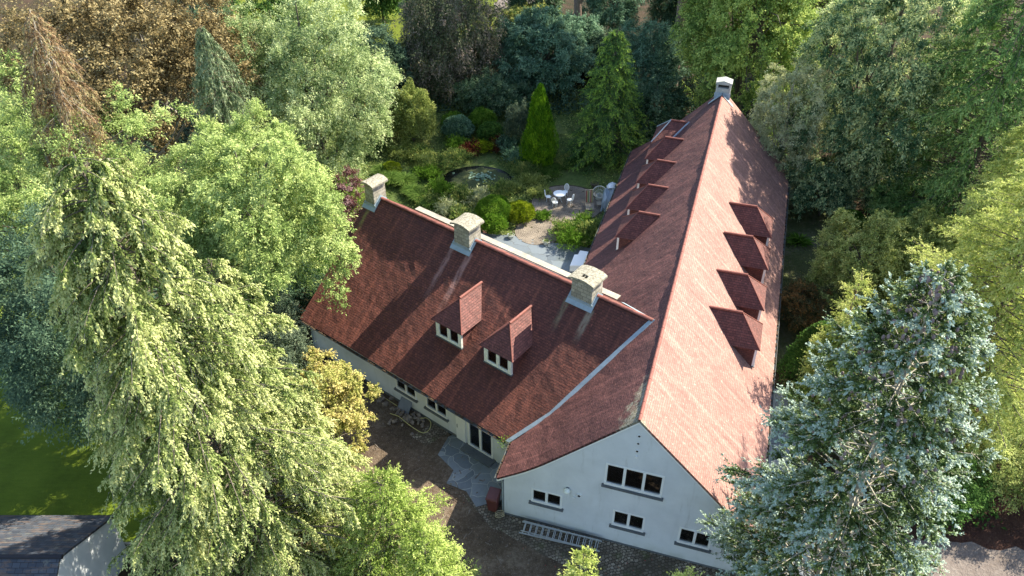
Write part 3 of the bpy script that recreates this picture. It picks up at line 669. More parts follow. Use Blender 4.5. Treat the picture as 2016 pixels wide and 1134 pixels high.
# ------------------------------------------------------------------ foliage engine
RG=np.random.RandomState
def nrmz(a): return a/np.maximum(np.linalg.norm(a,axis=-1,keepdims=True),1e-9)
def leafmesh(name,P,Dr,N,L,W,tint,mat,parent=None,loc=None,droop=.0):
    """one foliage mesh: every leaf is a four-sided blade, tint is its own colour value"""
    n=len(P); Dr=nrmz(Dr); S=nrmz(np.cross(Dr,N)); L=L[:,None]; W=W[:,None]
    off=np.array(rootloc(parent) if parent is not None else (loc or (0,0,0)))
    P=P-off; dz=np.zeros((n,3)); dz[:,2]=-droop*L[:,0]
    mid=P+Dr*L*.45; V=np.empty((n,4,3)); V[:,0]=P; V[:,1]=mid+S*W*.5; V[:,2]=P+Dr*L+dz; V[:,3]=mid-S*W*.5
    me=bpy.data.meshes.new(name); me.vertices.add(4*n); me.vertices.foreach_set('co',V.astype(np.float32).ravel())
    me.loops.add(4*n); me.loops.foreach_set('vertex_index',np.arange(4*n,dtype=np.int32))
    me.polygons.add(n); me.polygons.foreach_set('loop_start',np.arange(0,4*n,4,dtype=np.int32)); me.polygons.foreach_set('loop_total',np.full(n,4,dtype=np.int32))
    at=me.attributes.new('tint','FLOAT','FACE'); at.data.foreach_set('value',np.clip(tint,0,1).astype(np.float32))
    me.update(); me.materials.append(mat); o=bpy.data.objects.new(name,me); COL.objects.link(o)
    if parent is not None: o.parent=parent
    else: o.location=off
    return o
def tubes(name,PL,RD,mat,parent,sides=4):
    """many tapered limbs: PL (n,k,3) points, RD (n,k) radii; one mesh"""
    PL=PL-np.array(rootloc(parent)); n,k,_=PL.shape; T=np.gradient(PL,axis=1); T=nrmz(T)
    up=np.tile(np.array([.13,.21,.97]),(n,k,1)); a=nrmz(np.cross(T,up)); b=np.cross(T,a)
    an=2*np.pi*np.arange(sides)/sides
    V=PL[:,:,None,:]+(a[:,:,None,:]*np.cos(an)[None,None,:,None]+b[:,:,None,:]*np.sin(an)[None,None,:,None])*RD[:,:,None,None]
    idx=np.arange(n*k*sides).reshape(n,k,sides); j=np.roll(np.arange(sides),-1)
    F=np.stack([idx[:,:-1,:],idx[:,:-1][:,:,j],idx[:,1:][:,:,j],idx[:,1:,:]],-1).reshape(-1,4)
    me=bpy.data.meshes.new(name); me.vertices.add(n*k*sides); me.vertices.foreach_set('co',V.astype(np.float32).ravel())
    m=len(F); me.loops.add(4*m); me.loops.foreach_set('vertex_index',F.astype(np.int32).ravel())
    me.polygons.add(m); me.polygons.foreach_set('loop_start',np.arange(0,4*m,4,dtype=np.int32)); me.polygons.foreach_set('loop_total',np.full(m,4,dtype=np.int32))
    me.update(); me.materials.append(mat); o=bpy.data.objects.new(name,me); COL.objects.link(o); o.parent=parent; return o
def lobes(g,d,amp=.16,k=7,fr=3.2):
    s=np.zeros(len(d))
    for i in range(k):
        v=g.normal(size=3)*fr; s+=np.sin(d@v+g.uniform(0,6.28))
    return 1+amp*s/np.sqrt(k)*1.4
def sphere_dirs(n,g,zmin):
    i=np.arange(n)+.5; z=1-(1-zmin)*i/n; ph=i*2.39996+g.uniform(0,6); r=np.sqrt(1-z*z)
    d=np.stack([r*np.cos(ph),r*np.sin(ph),z],1)+g.normal(size=(n,3))*.10; return nrmz(d)
def spray(g,C,out,rc,nt,nl,ll,lw,style,sun=0):
    nl=int(nl*1.6); ll*=.74; lw*=.80
    """leafy clumps at C pointing out: nt twigs each with nl leaves"""
    n=len(C); C=np.repeat(C,nt,0); O_=np.repeat(out,nt,0); RC=np.repeat(rc,nt,0); ct=np.repeat(g.uniform(-.5,.5,n),nt)
    m=len(C); up=np.array([0,0,1.])
    if style=='robinia': td=nrmz(O_*.8+up*.25+g.normal(size=(m,3))*.55)
    elif style=='chestnut': td=nrmz(O_*.9+up*.3+g.normal(size=(m,3))*.5)
    elif style=='weep': td=nrmz(O_*.5-up*.7+g.normal(size=(m,3))*.4)
    else: td=nrmz(O_*.7+up*.45+g.normal(size=(m,3))*.6)
    tl=RC*g.uniform(.55,1.15,m); st=C-O_*(RC*.25)[:,None]
    q=np.sqrt(g.uniform(.06,1,(m,nl))); 
    P=st[:,None]+td[:,None]*(tl[:,None]*q)[...,None]; P[...,2]-=(q**2*tl[:,None])*(.28 if style!='weep' else .7)
    P=P+g.normal(size=P.shape)*(RC*.07)[:,None,None]
    if style=='robinia': LD=td[:,None]*.55+g.normal(size=P.shape)*.55+np.array([0,0,-.12])
    elif style=='chestnut': LD=td[:,None]*.5+g.normal(size=P.shape)*.6+np.array([0,0,-.25])
    elif style=='weep': LD=td[:,None]*.8+g.normal(size=P.shape)*.35+np.array([0,0,-.4])
    else: LD=td[:,None]*.35+g.normal(size=P.shape)*.7
    N=up*.8+O_[:,None]*.45+g.normal(size=P.shape)*.5
    tint=.5+ct[:,None]*.5+g.normal(size=q.shape)*.14+(q-.6)*.6+g.normal(size=(m,1))*.16
    s=g.uniform(.7,1.25,q.size)
    return P.reshape(-1,3),LD.reshape(-1,3),N.reshape(-1,3),ll*s,lw*s*g.uniform(.8,1.2,q.size),tint.ravel()
def broadleaf(name,label,cat,x,y,h,r,seed,mat,n=150,nt=14,nl=10,ll=.22,lw=.10,style='oak',zb=.3,bark='bark',rc=None,group=None,zmin=-.55,ry=None,amp=.16,inner=.35,top=1.0,lean=(0,0),fr=3.2,limbs=30,crown='crown',droop=.15):
    g=RG(seed); t=thing(name,label,cat,(x,y,0),group)
    zc=h*(zb+1)/2; hz=h*(1-zb)/2; d=sphere_dirs(n,g,zmin); lb=lobes(g,d,amp,fr=fr); ry=ry or r
    rad=np.where(g.uniform(size=n)<inner,g.uniform(.45,.82,n),g.uniform(.84,1.0,n))*lb
    rcv=(rc or r*.30)*g.uniform(.75,1.25,n)
    shape=np.array([r,ry,hz]); C=d*shape*(rad[:,None])*(1-.5*(rc or r*.30)/r); 
    if top!=1.0: C[:,:2]*=(1-(C[:,2:3]/hz*.5+.5)*(1-top))
    C+=np.array([x+lean[0],y+lean[1],zc]); out=nrmz(d*np.array([1,1,.8]))
    a=spray(g,C,out,rcv,nt,nl,ll,lw,style); leafmesh(crown,*a,mat,t,droop=droop)
    # trunk and limbs
    k=min(limbs,n); sel=g.choice(n,k,replace=False); z0=h*np.clip(zb*.6+g.uniform(0,.55,k),.1,.8)
    S=np.stack([np.full(k,float(x)),np.full(k,float(y)),z0],1); E=C[sel]; s=np.linspace(0,1,6)[None,:,None]
    PL=S[:,None]+(E-S)[:,None]*s; PL[...,2]+=(np.sin(s*np.pi)*.06*h)[...,0]*g.uniform(-.3,1,(k,1)); PL+=g.normal(size=PL.shape)*.05*r*(s>0)*(s<1)
    r0=max(.03,h*.011); RD=np.linspace(1,.18,6)[None]*r0*.6*g.uniform(.6,1.1,(k,1))
    TP=np.array([[[x,y,0],[x,y,h*.2],[x+.1*r*g.normal(),y+.1*r*g.normal(),h*.45],[x+lean[0]*.5,y+lean[1]*.5,h*.65],[x+lean[0],y+lean[1],h*.8],[x+lean[0],y+lean[1],h*.93]]]); TR_=np.array([[1.35,1,.8,.55,.32,.1]])*r0*1.6
    tubes('trunk',np.concatenate([TP,PL]),np.concatenate([TR_,RD]),M[bark],t,6)
    return t
def conifer(name,label,cat,x,y,h,r,seed,mat,nb=150,zb=.1,prof=.8,rise=.15,droop=.35,twig=.45,tw=16,nl=10,ll=.16,lw=.05,hang=.3,bark='bark',group=None,smin=.25,spread=1.0,lean=(0,0),lob=.12,bare=0,tipb=.35,leafdir=.5,crown='crown',flat=.7,twigtubes=0,toff=0,powd=1.0,round_=0):
    g=RG(seed); t=thing(name,label,cat,(x,y,0),group)
    tt=(np.arange(nb)+g.uniform(0,1,nb))/nb; tt=tt**powd; hz=h*(zb+(1-zb)*tt*.985); az=np.arange(nb)*2.39996+g.normal(size=nb)*.35
    pr=(1-tt)**prof*(1 if not round_ else np.minimum(1,.55+tt*1.6))+.03
    od=np.stack([np.cos(az),np.sin(az),np.zeros(nb)],1); nl=int(nl*1.5); ll*=.78; lw*=.82
    Lb=r*pr*g.uniform(.74,1.08,nb)*lobes(g,np.concatenate([od[:,:2],tt[:,None]*2.2],1),lob)
    base=np.stack([x+lean[0]*tt,y+lean[1]*tt,hz],1)
    def bp(i,s): 
        L=Lb[i]; p=base[i]+od[i]*(L*s)[:,None]; p[:,2]+=rise*L*s-droop*L*s**2.0; return p
    wts=Lb+.12*r; N=int(nb*tw); i=g.choice(nb,N,p=wts/wts.sum()); s=smin+(1-smin)*g.uniform(0,1,N)**.75
    P0=bp(i,s); eps=.03; T=nrmz(bp(i,s+eps)-P0); side=np.stack([-od[i][:,1],od[i][:,0],np.zeros(N)],1)*np.where(g.uniform(size=N)<.5,-1,1)[:,None]
    sp=(1-s)*.9+.1; td=nrmz(T*.65+side*(spread*(.45+.5*sp)*g.uniform(.3,1.2,N))[:,None]+np.array([0,0,-hang])+g.normal(size=(N,3))*.22)
    tl=twig*g.uniform(.55,1.25,N)*(.45+.75*np.sqrt(np.clip(pr[i],0,1)))
    q=g.uniform(.05,1,(N,nl)); PP=P0[:,None]+td[:,None]*(tl[:,None]*q)[...,None]; PP[...,2]-=hang*.55*q**2*tl[:,None]; PP+=g.normal(size=PP.shape)*.018
    LD=td[:,None]*leafdir+g.normal(size=PP.shape)*.42+np.array([0,0,-hang*.7]); NN=np.array([0,0,flat])+od[i][:,None]*.5+g.normal(size=PP.shape)*.45
    bt=g.uniform(-.5,.5,nb); tint=.45+toff+bt[i][:,None]*.5+g.normal(size=q.shape)*.13+(q-.5)*tipb+((s-.6)*tipb)[:,None]+g.normal(size=(N,1))*.2
    sc=g.uniform(.7,1.3,q.size)
    leafmesh(crown,PP.reshape(-1,3),LD.reshape(-1,3),NN.reshape(-1,3),ll*sc,lw*sc,tint.ravel(),mat,t,droop=.12)
    s6=np.linspace(0,1,6); ii=np.arange(nb); PL=np.stack([bp(ii,np.full(nb,q_)) for q_ in s6],1); r0=max(.04,h*.011)
    RD=np.linspace(1,.2,6)[None]*(.010+Lb*.007)[:,None]
    TP=np.array([[[x+lean[0]*q_,y+lean[1]*q_,h*q_*.99] for q_ in (0,.15,.35,.6,.8,1)]]); TRr=np.array([[1.4,1.1,.9,.6,.33,.06]])*r0
    tubes('trunk',np.concatenate([TP,PL]),np.concatenate([TRr,RD]),M[bark],t,6)
    if twigtubes:
        k=g.choice(N,twigtubes,replace=False); q4=np.linspace(0,1,4); PL=P0[k][:,None]+td[k][:,None]*(tl[k]*1.0)[:,None,None]*q4[None,:,None]; PL[...,2]-=hang*.55*q4[None]**2*tl[k][:,None]
        tubes('bare_twigs',PL,np.linspace(1,.4,4)[None]*np.full((twigtubes,1),.010),M['palebark'],t,3)['kind']='stuff'
    return t
def shell(name,label,cat,x,y,h,r,seed,mat,n=9000,ll=.12,lw=.06,prof=None,group=None,upw=.5,ry=None,rough=.10,zb=0,fr=6,stemm='bark',lob=.06):
    """dense clipped or naturally tight shrub: leaves crowd the outer skin, with a stem inside"""
    g=RG(seed); t=thing(name,label,cat,(x,y,0),group); ry=ry or r
    if prof is None: # dome
        d=nrmz(g.normal(size=(n,3))); d[:,2]=np.abs(d[:,2])*1.0-.25*(g.uniform(size=n)<.35); d=nrmz(d); lb=lobes(g,d,lob,9,fr); rad=lb*(1-rough*g.uniform(0,1,n)**1.5*2)
        P=d*rad[:,None]*np.array([r,ry,h*.62]); P[:,2]+=h*.38; P[:,2]=np.maximum(P[:,2],.03); out=d
    else:
        tz=g.uniform(0,1,n)**.9; a=g.uniform(0,2*np.pi,n); rr_=prof(tz); d=np.stack([np.cos(a),np.sin(a),tz*2],1); lb=lobes(g,d,lob,9,fr); rad=rr_*lb*(1-rough*g.uniform(0,1,n)**1.5*2)
        P=np.stack([r*rad*np.cos(a),ry*rad*np.sin(a),h*(zb+(1-zb)*tz)],1); out=np.stack([np.cos(a),np.sin(a),np.full(n,.35)],1)
    tint=.5+(lobes(g,P/max(r,.3),.16,6,7)-1)+g.normal(size=n)*.18
    P=P+np.array([x,y,0]); LD=out*.6+np.array([0,0,upw])+g.normal(size=(n,3))*.5; N=out+g.normal(size=(n,3))*.5; s=g.uniform(.7,1.3,n)
    leafmesh('foliage',P,LD,N,ll*s,lw*s,tint,mat,t,droop=.05)
    k=12; E=np.array([x,y,0])+np.stack([r*.6*np.cos(np.arange(k)*2.4),ry*.6*np.sin(np.arange(k)*2.4),h*g.uniform(.4,.8,k)],1); s6=np.linspace(0,1,5)[None,:,None]; PL=np.array([x,y,0.])+(E-np.array([x,y,0]))[:,None]*s6
    if prof is not None: PL[:,:,:2]=np.array([x,y])+(PL[:,:,:2]-np.array([x,y]))*.4
    tubes('stems',PL,np.linspace(1,.3,5)[None]*np.full((k,1),.025),M[stemm],t,5)
    return t
def tuft(name,label,cat,x,y,h,r,seed,mat,n=500,w=.03,group=None,spread=.7):
    """arching grass blades from one root, two segments each"""
    g=RG(seed); a=g.uniform(0,6.28,n); o=np.stack([np.cos(a),np.sin(a),np.zeros(n)],1); k=g.uniform(.1,1,n)[:,None]
    P=np.array([x,y,0])+o*r*.28*k; L=h*g.uniform(.7,1.1,n)
    d1=nrmz(o*k*spread+np.array([0,0,1.])+g.normal(size=(n,3))*.08); d2=nrmz(o*(k*spread+.55)+np.array([0,0,.35])+g.normal(size=(n,3))*.1)
    N=o*.6+np.array([0,0,.6])+g.normal(size=(n,3))*.2; P2=P+d1*(L*.5)[:,None]; tint=g.uniform(0,1,n)
    o_=leafmesh(name,np.concatenate([P,P2-d2*(L*.12)[:,None]]),np.concatenate([d1,d2]),np.concatenate([N,N]),np.concatenate([L*.66,L*.62]),np.full(2*n,w),np.concatenate([tint*.7,tint]),mat,None,(x,y,0),droop=.12)
    return tag(o_,label,cat,group)

L_={}
def lm(k,*a,**kw): L_[k]=leafmat('leaf_'+k,*a,**kw)
lm('cypress',(.07,.11,.03),(.23,.30,.08),(.60,.63,.27))
lm('robinia',(0.117,0.182,0.046),(0.286,0.390,0.111),(0.546,0.624,0.234))
lm('weepgrey',(.08,.12,.055),(.21,.27,.14),(.42,.48,.28))
lm('teal',(0.032,0.064,0.038),(0.071,0.128,0.076),(0.153,0.230,0.130))
lm('copper',(.07,.055,.022),(.22,.165,.07),(.44,.36,.18))
lm('brownpine',(.16,.10,.05),(.38,.25,.14),(.42,.38,.18))
lm('spruceblue',(.04,.065,.045),(.09,.13,.08),(.18,.22,.13))
lm('locust',(0.069,0.127,0.046),(0.276,0.368,0.138),(0.621,0.690,0.345))
lm('golden',(.20,.23,.05),(.42,.42,.12),(.64,.54,.22))
lm('lime',(.10,.16,.025),(.26,.36,.07),(.50,.57,.18))
lm('plum',(.07,.02,.02),(.15,.06,.055),(.30,.19,.19))
lm('purple',(.05,.075,.03),(.12,.14,.07),(.30,.24,.18))
lm('bluegreen',(0.045,0.090,0.051),(0.105,0.203,0.115),(0.255,0.390,0.242))
lm('rhodo',(0.027,0.060,0.028),(0.063,0.128,0.061),(0.180,0.255,0.140))
lm('pyramid',(0.045,0.098,0.036),(0.120,0.225,0.057),(0.360,0.510,0.076))
lm('thuja',(0.041,0.115,0.008),(0.121,0.270,0.014),(0.270,0.446,0.020))
lm('oak',(0.098,0.168,0.042),(0.252,0.364,0.084),(0.532,0.616,0.168))
lm('olive',(0.203,0.236,0.119),(0.421,0.456,0.236),(0.641,0.641,0.371))
lm('chestnut',(0.046,0.110,0.049),(0.120,0.221,0.099),(0.707,0.750,0.337))
lm('hemlock',(0.060,0.128,0.038),(0.150,0.270,0.068),(0.375,0.510,0.165))
lm('olivegreen',(0.115,0.158,0.036),(0.274,0.331,0.086),(0.490,0.518,0.173))
lm('larch',(0.216,0.276,0.060),(0.432,0.504,0.120),(0.672,0.696,0.240))
lm('fir',(.05,.085,.02),(.14,.205,.06),(.38,.47,.37),trans=.15,rough=.6,spec=.15)
lm('cone',(.12,.09,.09),(.22,.17,.16),(.34,.28,.26),trans=0)
lm('darkgreen',(0.027,0.075,0.018),(0.068,0.150,0.028),(0.150,0.270,0.057))
lm('box',(0.030,0.072,0.010),(0.072,0.156,0.018),(0.144,0.264,0.036))
lm('gold',(.09,.14,.005),(.20,.27,.01),(.34,.38,.03))
lm('mound',(0.046,0.115,0.011),(0.103,0.207,0.017),(0.196,0.322,0.034))
lm('cotone',(0.049,0.063,0.028),(0.112,0.105,0.042),(0.336,0.168,0.056))
lm('mixed',(0.055,0.109,0.027),(0.163,0.238,0.063),(0.401,0.401,0.109))
lm('redplant',(.04,.008,.008),(.09,.02,.018),(.16,.08,.02))
lm('grass',(.05,.11,.015),(.10,.18,.03),(.19,.28,.06))
lm('fern',(.05,.12,.01),(.10,.2,.02),(.18,.3,.04))

# ---- left side
T1=conifer('weeping_cypress','tallest weeping cypress in the left foreground with drooping pale green sprays and bare tips','tree',-9.3,19.0,21.6,4.7,11,L_['cypress'],lean=(-2.2,-.2),nb=430,zb=.02,prof=.42,rise=.3,droop=.42,twig=.62,tw=34,nl=20,ll=.115,lw=.052,hang=.62,lob=.24,bark='bark',tipb=.75,smin=.3,twigtubes=1500,round_=1,flat=.7)
conifer('weeping_cypress','shorter weeping cypress growing against the right side of the tallest one','tree',-9.9,23.0,15.2,3.1,111,L_['cypress'],lean=(-.8,0),nb=230,zb=.02,prof=.5,rise=.35,droop=.4,twig=.55,tw=32,nl=18,ll=.115,lw=.05,hang=.5,lob=.26,bark='bark',tipb=.7,smin=.3,twigtubes=500,flat=.8)
broadleaf('robinia','light yellow-green feathery tree overhanging the far end of the short wing roof','tree',-13.9,33.2,14.9,4.8,12,L_['robinia'],n=380,nt=18,nl=16,ll=.17,lw=.065,style='robinia',zb=.34,amp=.30,fr=4.2,rc=.85,inner=.2,lean=(1.1,0))
broadleaf('robinia','light green feathery tree at the left edge below the browning conifer','tree',-22.8,35,14.6,6.0,13,L_['robinia'],n=330,nt=17,nl=15,ll=.19,lw=.07,style='robinia',zb=.2,rc=1.1,amp=.28,fr=4.2)
broadleaf('robinia','small light green tree between the brown beech and the wing chimney','tree',-14.6,39.2,12.3,3.6,14,L_['robinia'],n=220,nt=15,nl=13,ll=.21,lw=.075,style='robinia',zb=.2,rc=1.1)
broadleaf('acacia','shaded blue-green feathery tree over the lawn at the left edge','tree',-19.2,27,14.0,4.6,15,L_['teal'],n=260,nt=16,nl=15,ll=.20,lw=.065,style='robinia',zb=.12,rc=1.25)
broadleaf('acacia','blue-green feathery tree squeezed between the tall cypress and the wing corner','tree',-12.3,28.8,8.8,2.6,16,L_['spruceblue'],n=110,nt=15,nl=14,ll=.17,lw=.06,style='robinia',zb=.15,rc=.8)
broadleaf('copper_beech','brown-leaved beech spreading across the upper left corner','tree',-25.5,53,17.5,8.2,17,L_['copper'],n=420,nt=15,nl=13,ll=.22,lw=.15,style='oak',zb=.12,rc=1.5,bark='palebark')
conifer('browning_cypress','half dead conifer with brown drooping sprays near the upper left corner','tree',-22.2,37,19.3,2.9,18,L_['brownpine'],nb=190,zb=.3,prof=.6,rise=.2,droop=.4,twig=.7,tw=20,nl=11,ll=.17,lw=.05,hang=.8,bark='palebark',twigtubes=900,flat=.3)
conifer('weeping_spruce','slender grey-green weeping conifer with a double tip in front of the brown beech','tree',-16.7,42.5,16.7,2.8,19,L_['weepgrey'],nb=200,zb=.15,prof=.65,rise=.15,droop=.4,twig=.7,tw=22,nl=12,ll=.17,lw=.06,hang=1.0,flat=.3,lob=.2)
broadleaf('locust_tree','tall sunlit pale green tree left of the garden, its crown reaching the ground','tree',-14.6,54.5,15.2,5.4,20,L_['locust'],n=420,nt=16,nl=14,ll=.23,lw=.08,style='robinia',zb=.02,rc=1.2,zmin=-.9,amp=.24,fr=4)
broadleaf('purple_plum','pinkish purple-leaved shrub behind the far end of the wing','shrub',-11.3,44.8,6.3,2.2,21,L_['plum'],n=90,nt=13,nl=12,ll=.15,lw=.08,style='oak',zb=.1,rc=.6,zmin=-.8)
broadleaf('hornbeam','small golden-leaved tree beside the long white wall','tree',-8.9,27.0,6.4,2.1,22,L_['golden'],n=170,nt=14,nl=12,ll=.13,lw=.085,style='oak',zb=.1,rc=.5,zmin=-.8,amp=.34,fr=4.5)
conifer('bright_cypress','bright lime green feathery conifer at the bottom edge by the bare yard','tree',-4.9,19.3,7.6,2.7,23,L_['lime'],nb=150,zb=.02,prof=.5,rise=.45,droop=.25,twig=.55,tw=22,nl=13,ll=.13,lw=.045,hang=.05,flat=.8,lob=.22)
conifer('bright_cypress','lower lime green conifer at the bottom edge, right of its taller neighbour','tree',-3.1,17.0,7.6,1.6,24,L_['lime'],nb=80,zb=.02,prof=.5,rise=.5,droop=.25,twig=.45,tw=22,nl=12,ll=.13,lw=.045,hang=.05,flat=.8,lob=.22)
# ---- middle distance, behind the garden
broadleaf('acacia','dark blue-green feathery tree between the pale locust tree and the purple beech','tree',-11.9,68,7.6,3.0,25,L_['teal'],n=130,nt=13,nl=12,ll=.28,lw=.1,style='robinia',zb=.02,rc=1.0,zmin=-.9)
broadleaf('purple_beech','dusky purple-brown weeping beech behind the pond','tree',-5.8,72,11.0,5.6,26,L_['purple'],n=300,nt=15,nl=12,ll=.20,lw=.12,style='weep',zb=.02,rc=1.5,zmin=-.9)
broadleaf('laurel_tree','big blue-green rounded tree with glossy leaves above the columnar conifer','tree',2.6,73,7.8,4.8,27,L_['bluegreen'],n=260,nt=13,nl=11,ll=.30,lw=.12,style='chestnut',zb=.02,rc=1.1,zmin=-.8)
broadleaf('rhododendron','dark rhododendron with faint pink flower heads behind the pond','shrub',-1.8,66.5,3.6,3.9,28,L_['rhodo'],n=170,nt=12,nl=10,ll=.2,lw=.08,style='chestnut',zb=.0,rc=.8,zmin=-.5,ry=2.2)
conifer('hemlock','broad conical dark green conifer with a yellow-green tip beside the far dormers','tree',7.8,58.6,10.6,3.3,29,L_['pyramid'],nb=300,zb=.03,prof=.62,rise=.25,droop=.35,twig=.5,tw=20,nl=11,ll=.16,lw=.055,hang=.12,flat=.9,lob=.1)
shell('columnar_thuja','bright green narrow columnar conifer standing beside the pond','tree',2.15,57.0,6.8,1.4,30,L_['thuja'],n=24000,ll=.24,lw=.06,prof=lambda t:np.minimum(1,(.72+t*1.0))*np.clip(1-np.maximum(t-.22,0)/.78,0,1)**.72,upw=2.2,rough=.2,fr=8,lob=.13)
broadleaf('bluish_tree','blue-green tree behind the broad conical conifer','tree',12.2,69.5,7.8,3.9,31,L_['bluegreen'],n=200,nt=13,nl=11,ll=.26,lw=.09,style='robinia',zb=.02,rc=1.1,zmin=-.8)
broadleaf('dark_tree','very dark tree between the conical conifer and the far dormers','tree',11.8,61.5,5.6,2.9,32,L_['rhodo'],n=130,nt=13,nl=10,ll=.24,lw=.11,style='oak',zb=.0,rc=.9,zmin=-.8)
broadleaf('oak','light green oak with lobed sunlit clumps behind the concrete chimney','tree',19.2,64,22,6.4,33,L_['oak'],n=640,nt=14,nl=13,ll=.24,lw=.15,style='oak',zb=-.02,rc=1.25,amp=.22,zmin=-.8)
broadleaf('brown_tree','sparse dark brown-green tree to the right of the light oak','tree',27.5,68,13,4.6,34,L_['purple'],n=300,nt=13,nl=11,ll=.22,lw=.12,style='oak',zb=.2,rc=1.1,bark='palebark')
broadleaf('olive_tree','grey-green airy tree touching the far right corner of the long roof','tree',19.6,52.8,10.6,3.1,35,L_['olive'],n=220,nt=15,nl=13,ll=.14,lw=.06,style='robinia',zb=.12,rc=.75,amp=.2,bark='palebark',zmin=-.8)
broadleaf('sweet_chestnut','large dark chestnut with pale flowering tips right of the long roof','tree',25.0,51.5,18,5.6,36,L_['chestnut'],n=640,nt=14,nl=13,ll=.28,lw=.09,style='chestnut',zb=-.15,rc=1.15,zmin=-.85)
conifer('hemlock','tall mid-green loose conifer filling the upper right corner','tree',29.5,45.5,20,5.8,37,L_['hemlock'],nb=380,zb=.03,prof=.35,rise=.2,droop=.3,twig=.8,tw=22,nl=12,ll=.22,lw=.075,hang=.25,flat=.8,lob=.2)
broadleaf('viburnum','rounded olive-green shrub between the ball shrub and the larch','shrub',20.9,38.5,6.8,3.2,38,L_['olivegreen'],n=240,nt=14,nl=12,ll=.14,lw=.075,style='oak',zb=.0,rc=.7,zmin=-.6)
broadleaf('viburnum','smaller olive-green shrub with reddish top right beside the big rounded one','shrub',24.2,39.8,6.6,2.4,39,L_['olivegreen'],n=170,nt=14,nl=12,ll=.14,lw=.075,style='oak',zb=.0,rc=.65,zmin=-.6)
larch=[(22.4,28.6,16.0,4.5,40,'big yellow-green larch at the right edge behind the blue fir',330),(24.6,33.6,10.5,3.4,41,'yellow-green larch between the olive shrubs and the right edge',230),(28,39,12.5,3.4,54,'yellow-green larch at the right edge below the loose mid-green conifer',190)]
for x,y,h,r,sd_,lab,nb in larch:
    conifer('larch',lab,'tree',x,y,h,r,sd_,L_['larch'],nb=nb,zb=.05,prof=.5,rise=.15,droop=.05,twig=.62,tw=30,nl=14,ll=.13,lw=.045,hang=.2,flat=1.0,lob=.3,bark='bark',leafdir=.6)
conifer('larch','thin yellow-green larch tip rising left of the blue fir top','tree',16.6,30.5,9.0,1.35,42,L_['larch'],nb=60,zb=.1,prof=.6,rise=.25,droop=.1,twig=.5,tw=18,nl=13,ll=.12,lw=.035,hang=.05,flat=1.0,bark='redbark',leafdir=.8)
shell('false_cypress','dark green dense conifer beside the slate path','tree',16.7,32.6,3.9,1.7,43,L_['darkgreen'],n=16000,ll=.14,lw=.06,prof=lambda t:np.clip(1-t,0,1)**.5,upw=.6,rough=.16)
conifer('false_cypress','bright green feathery conifer between the slate path and the blue fir','tree',16.5,30.0,6.2,1.8,44,L_['lime'],nb=110,zb=.02,prof=.55,rise=.4,droop=.2,twig=.45,tw=20,nl=12,ll=.12,lw=.05,hang=.05,flat=.8)
broadleaf('cotoneaster','dark arching shrub with orange berries beside the long roof gutter','shrub',17.0,37.0,3.2,1.75,45,L_['cotone'],n=110,nt=13,nl=11,ll=.12,lw=.07,style='oak',zb=.0,rc=.5,zmin=-.5)
shell('box_ball','clipped green ball shrub right of the long roof','shrub',23.4,46.6,2.2,1.05,46,L_['box'],n=9000,ll=.08,lw=.05,rough=.05,lob=.02)
tuft('fern','single green fern on the thin grass beside the long roof','fern',19.9,46.0,.9,1.2,47,L_['fern'],n=120,w=.09,spread=1.4)
broadleaf('shade_tree','hidden dark tree added behind the cypress to shade the outbuilding wall','tree',-12.6,24.2,9.0,2.4,90,L_['teal'],n=110,nt=13,nl=12,ll=.2,lw=.07,style='robinia',zb=.1,rc=.9)  # unseen tree, added to shade the outbuilding's gable wall
broadleaf('tree','light green tree at the left edge under the brown beech','tree',-31,45,13,6,91,L_['robinia'],n=220,nt=14,nl=12,ll=.26,lw=.09,style='robinia',zb=.05,rc=1.4)
broadleaf('tree','dark broadleaved shrub under the chestnut beside the ball shrub','tree',22.4,49.6,4.2,2.4,92,L_['chestnut'],n=120,nt=12,nl=10,ll=.22,lw=.09,style='chestnut',zb=.0,rc=.7,zmin=-.4)
broadleaf('tree','dark low shrub right of the far roof corner','tree',18.9,50.2,2.6,1.9,93,L_['olive'],n=90,nt=12,nl=10,ll=.14,lw=.06,style='oak',zb=.0,rc=.6,zmin=-.4)
broadleaf('tree','dark shrub between the ball shrub and the hemlock','tree',26.8,46.2,4.6,2.6,94,L_['hemlock'],n=120,nt=12,nl=10,ll=.18,lw=.07,style='oak',zb=.0,rc=.7,zmin=-.4)
for x,y,h,r,sd_,mt,lab in ((19.6,23.6,3.6,2.3,95,'darkgreen','dark shrub right of the blue fir near the earth path'),(23.2,24.6,4.2,2.6,96,'olivegreen','green shrub at the right edge above the earth path'),(18.4,26.5,3.4,2.3,97,'olivegreen','olive shrub hidden behind the blue fir'),(27,23.6,4.5,2.6,98,'larch','yellow-green shrub at the lower right corner')):
    broadleaf('bush',lab,'shrub',x,y,h,r,sd_,L_[mt],n=120,nt=13,nl=11,ll=.15,lw=.06,style='robinia',zb=.0,rc=.7,zmin=-.4)
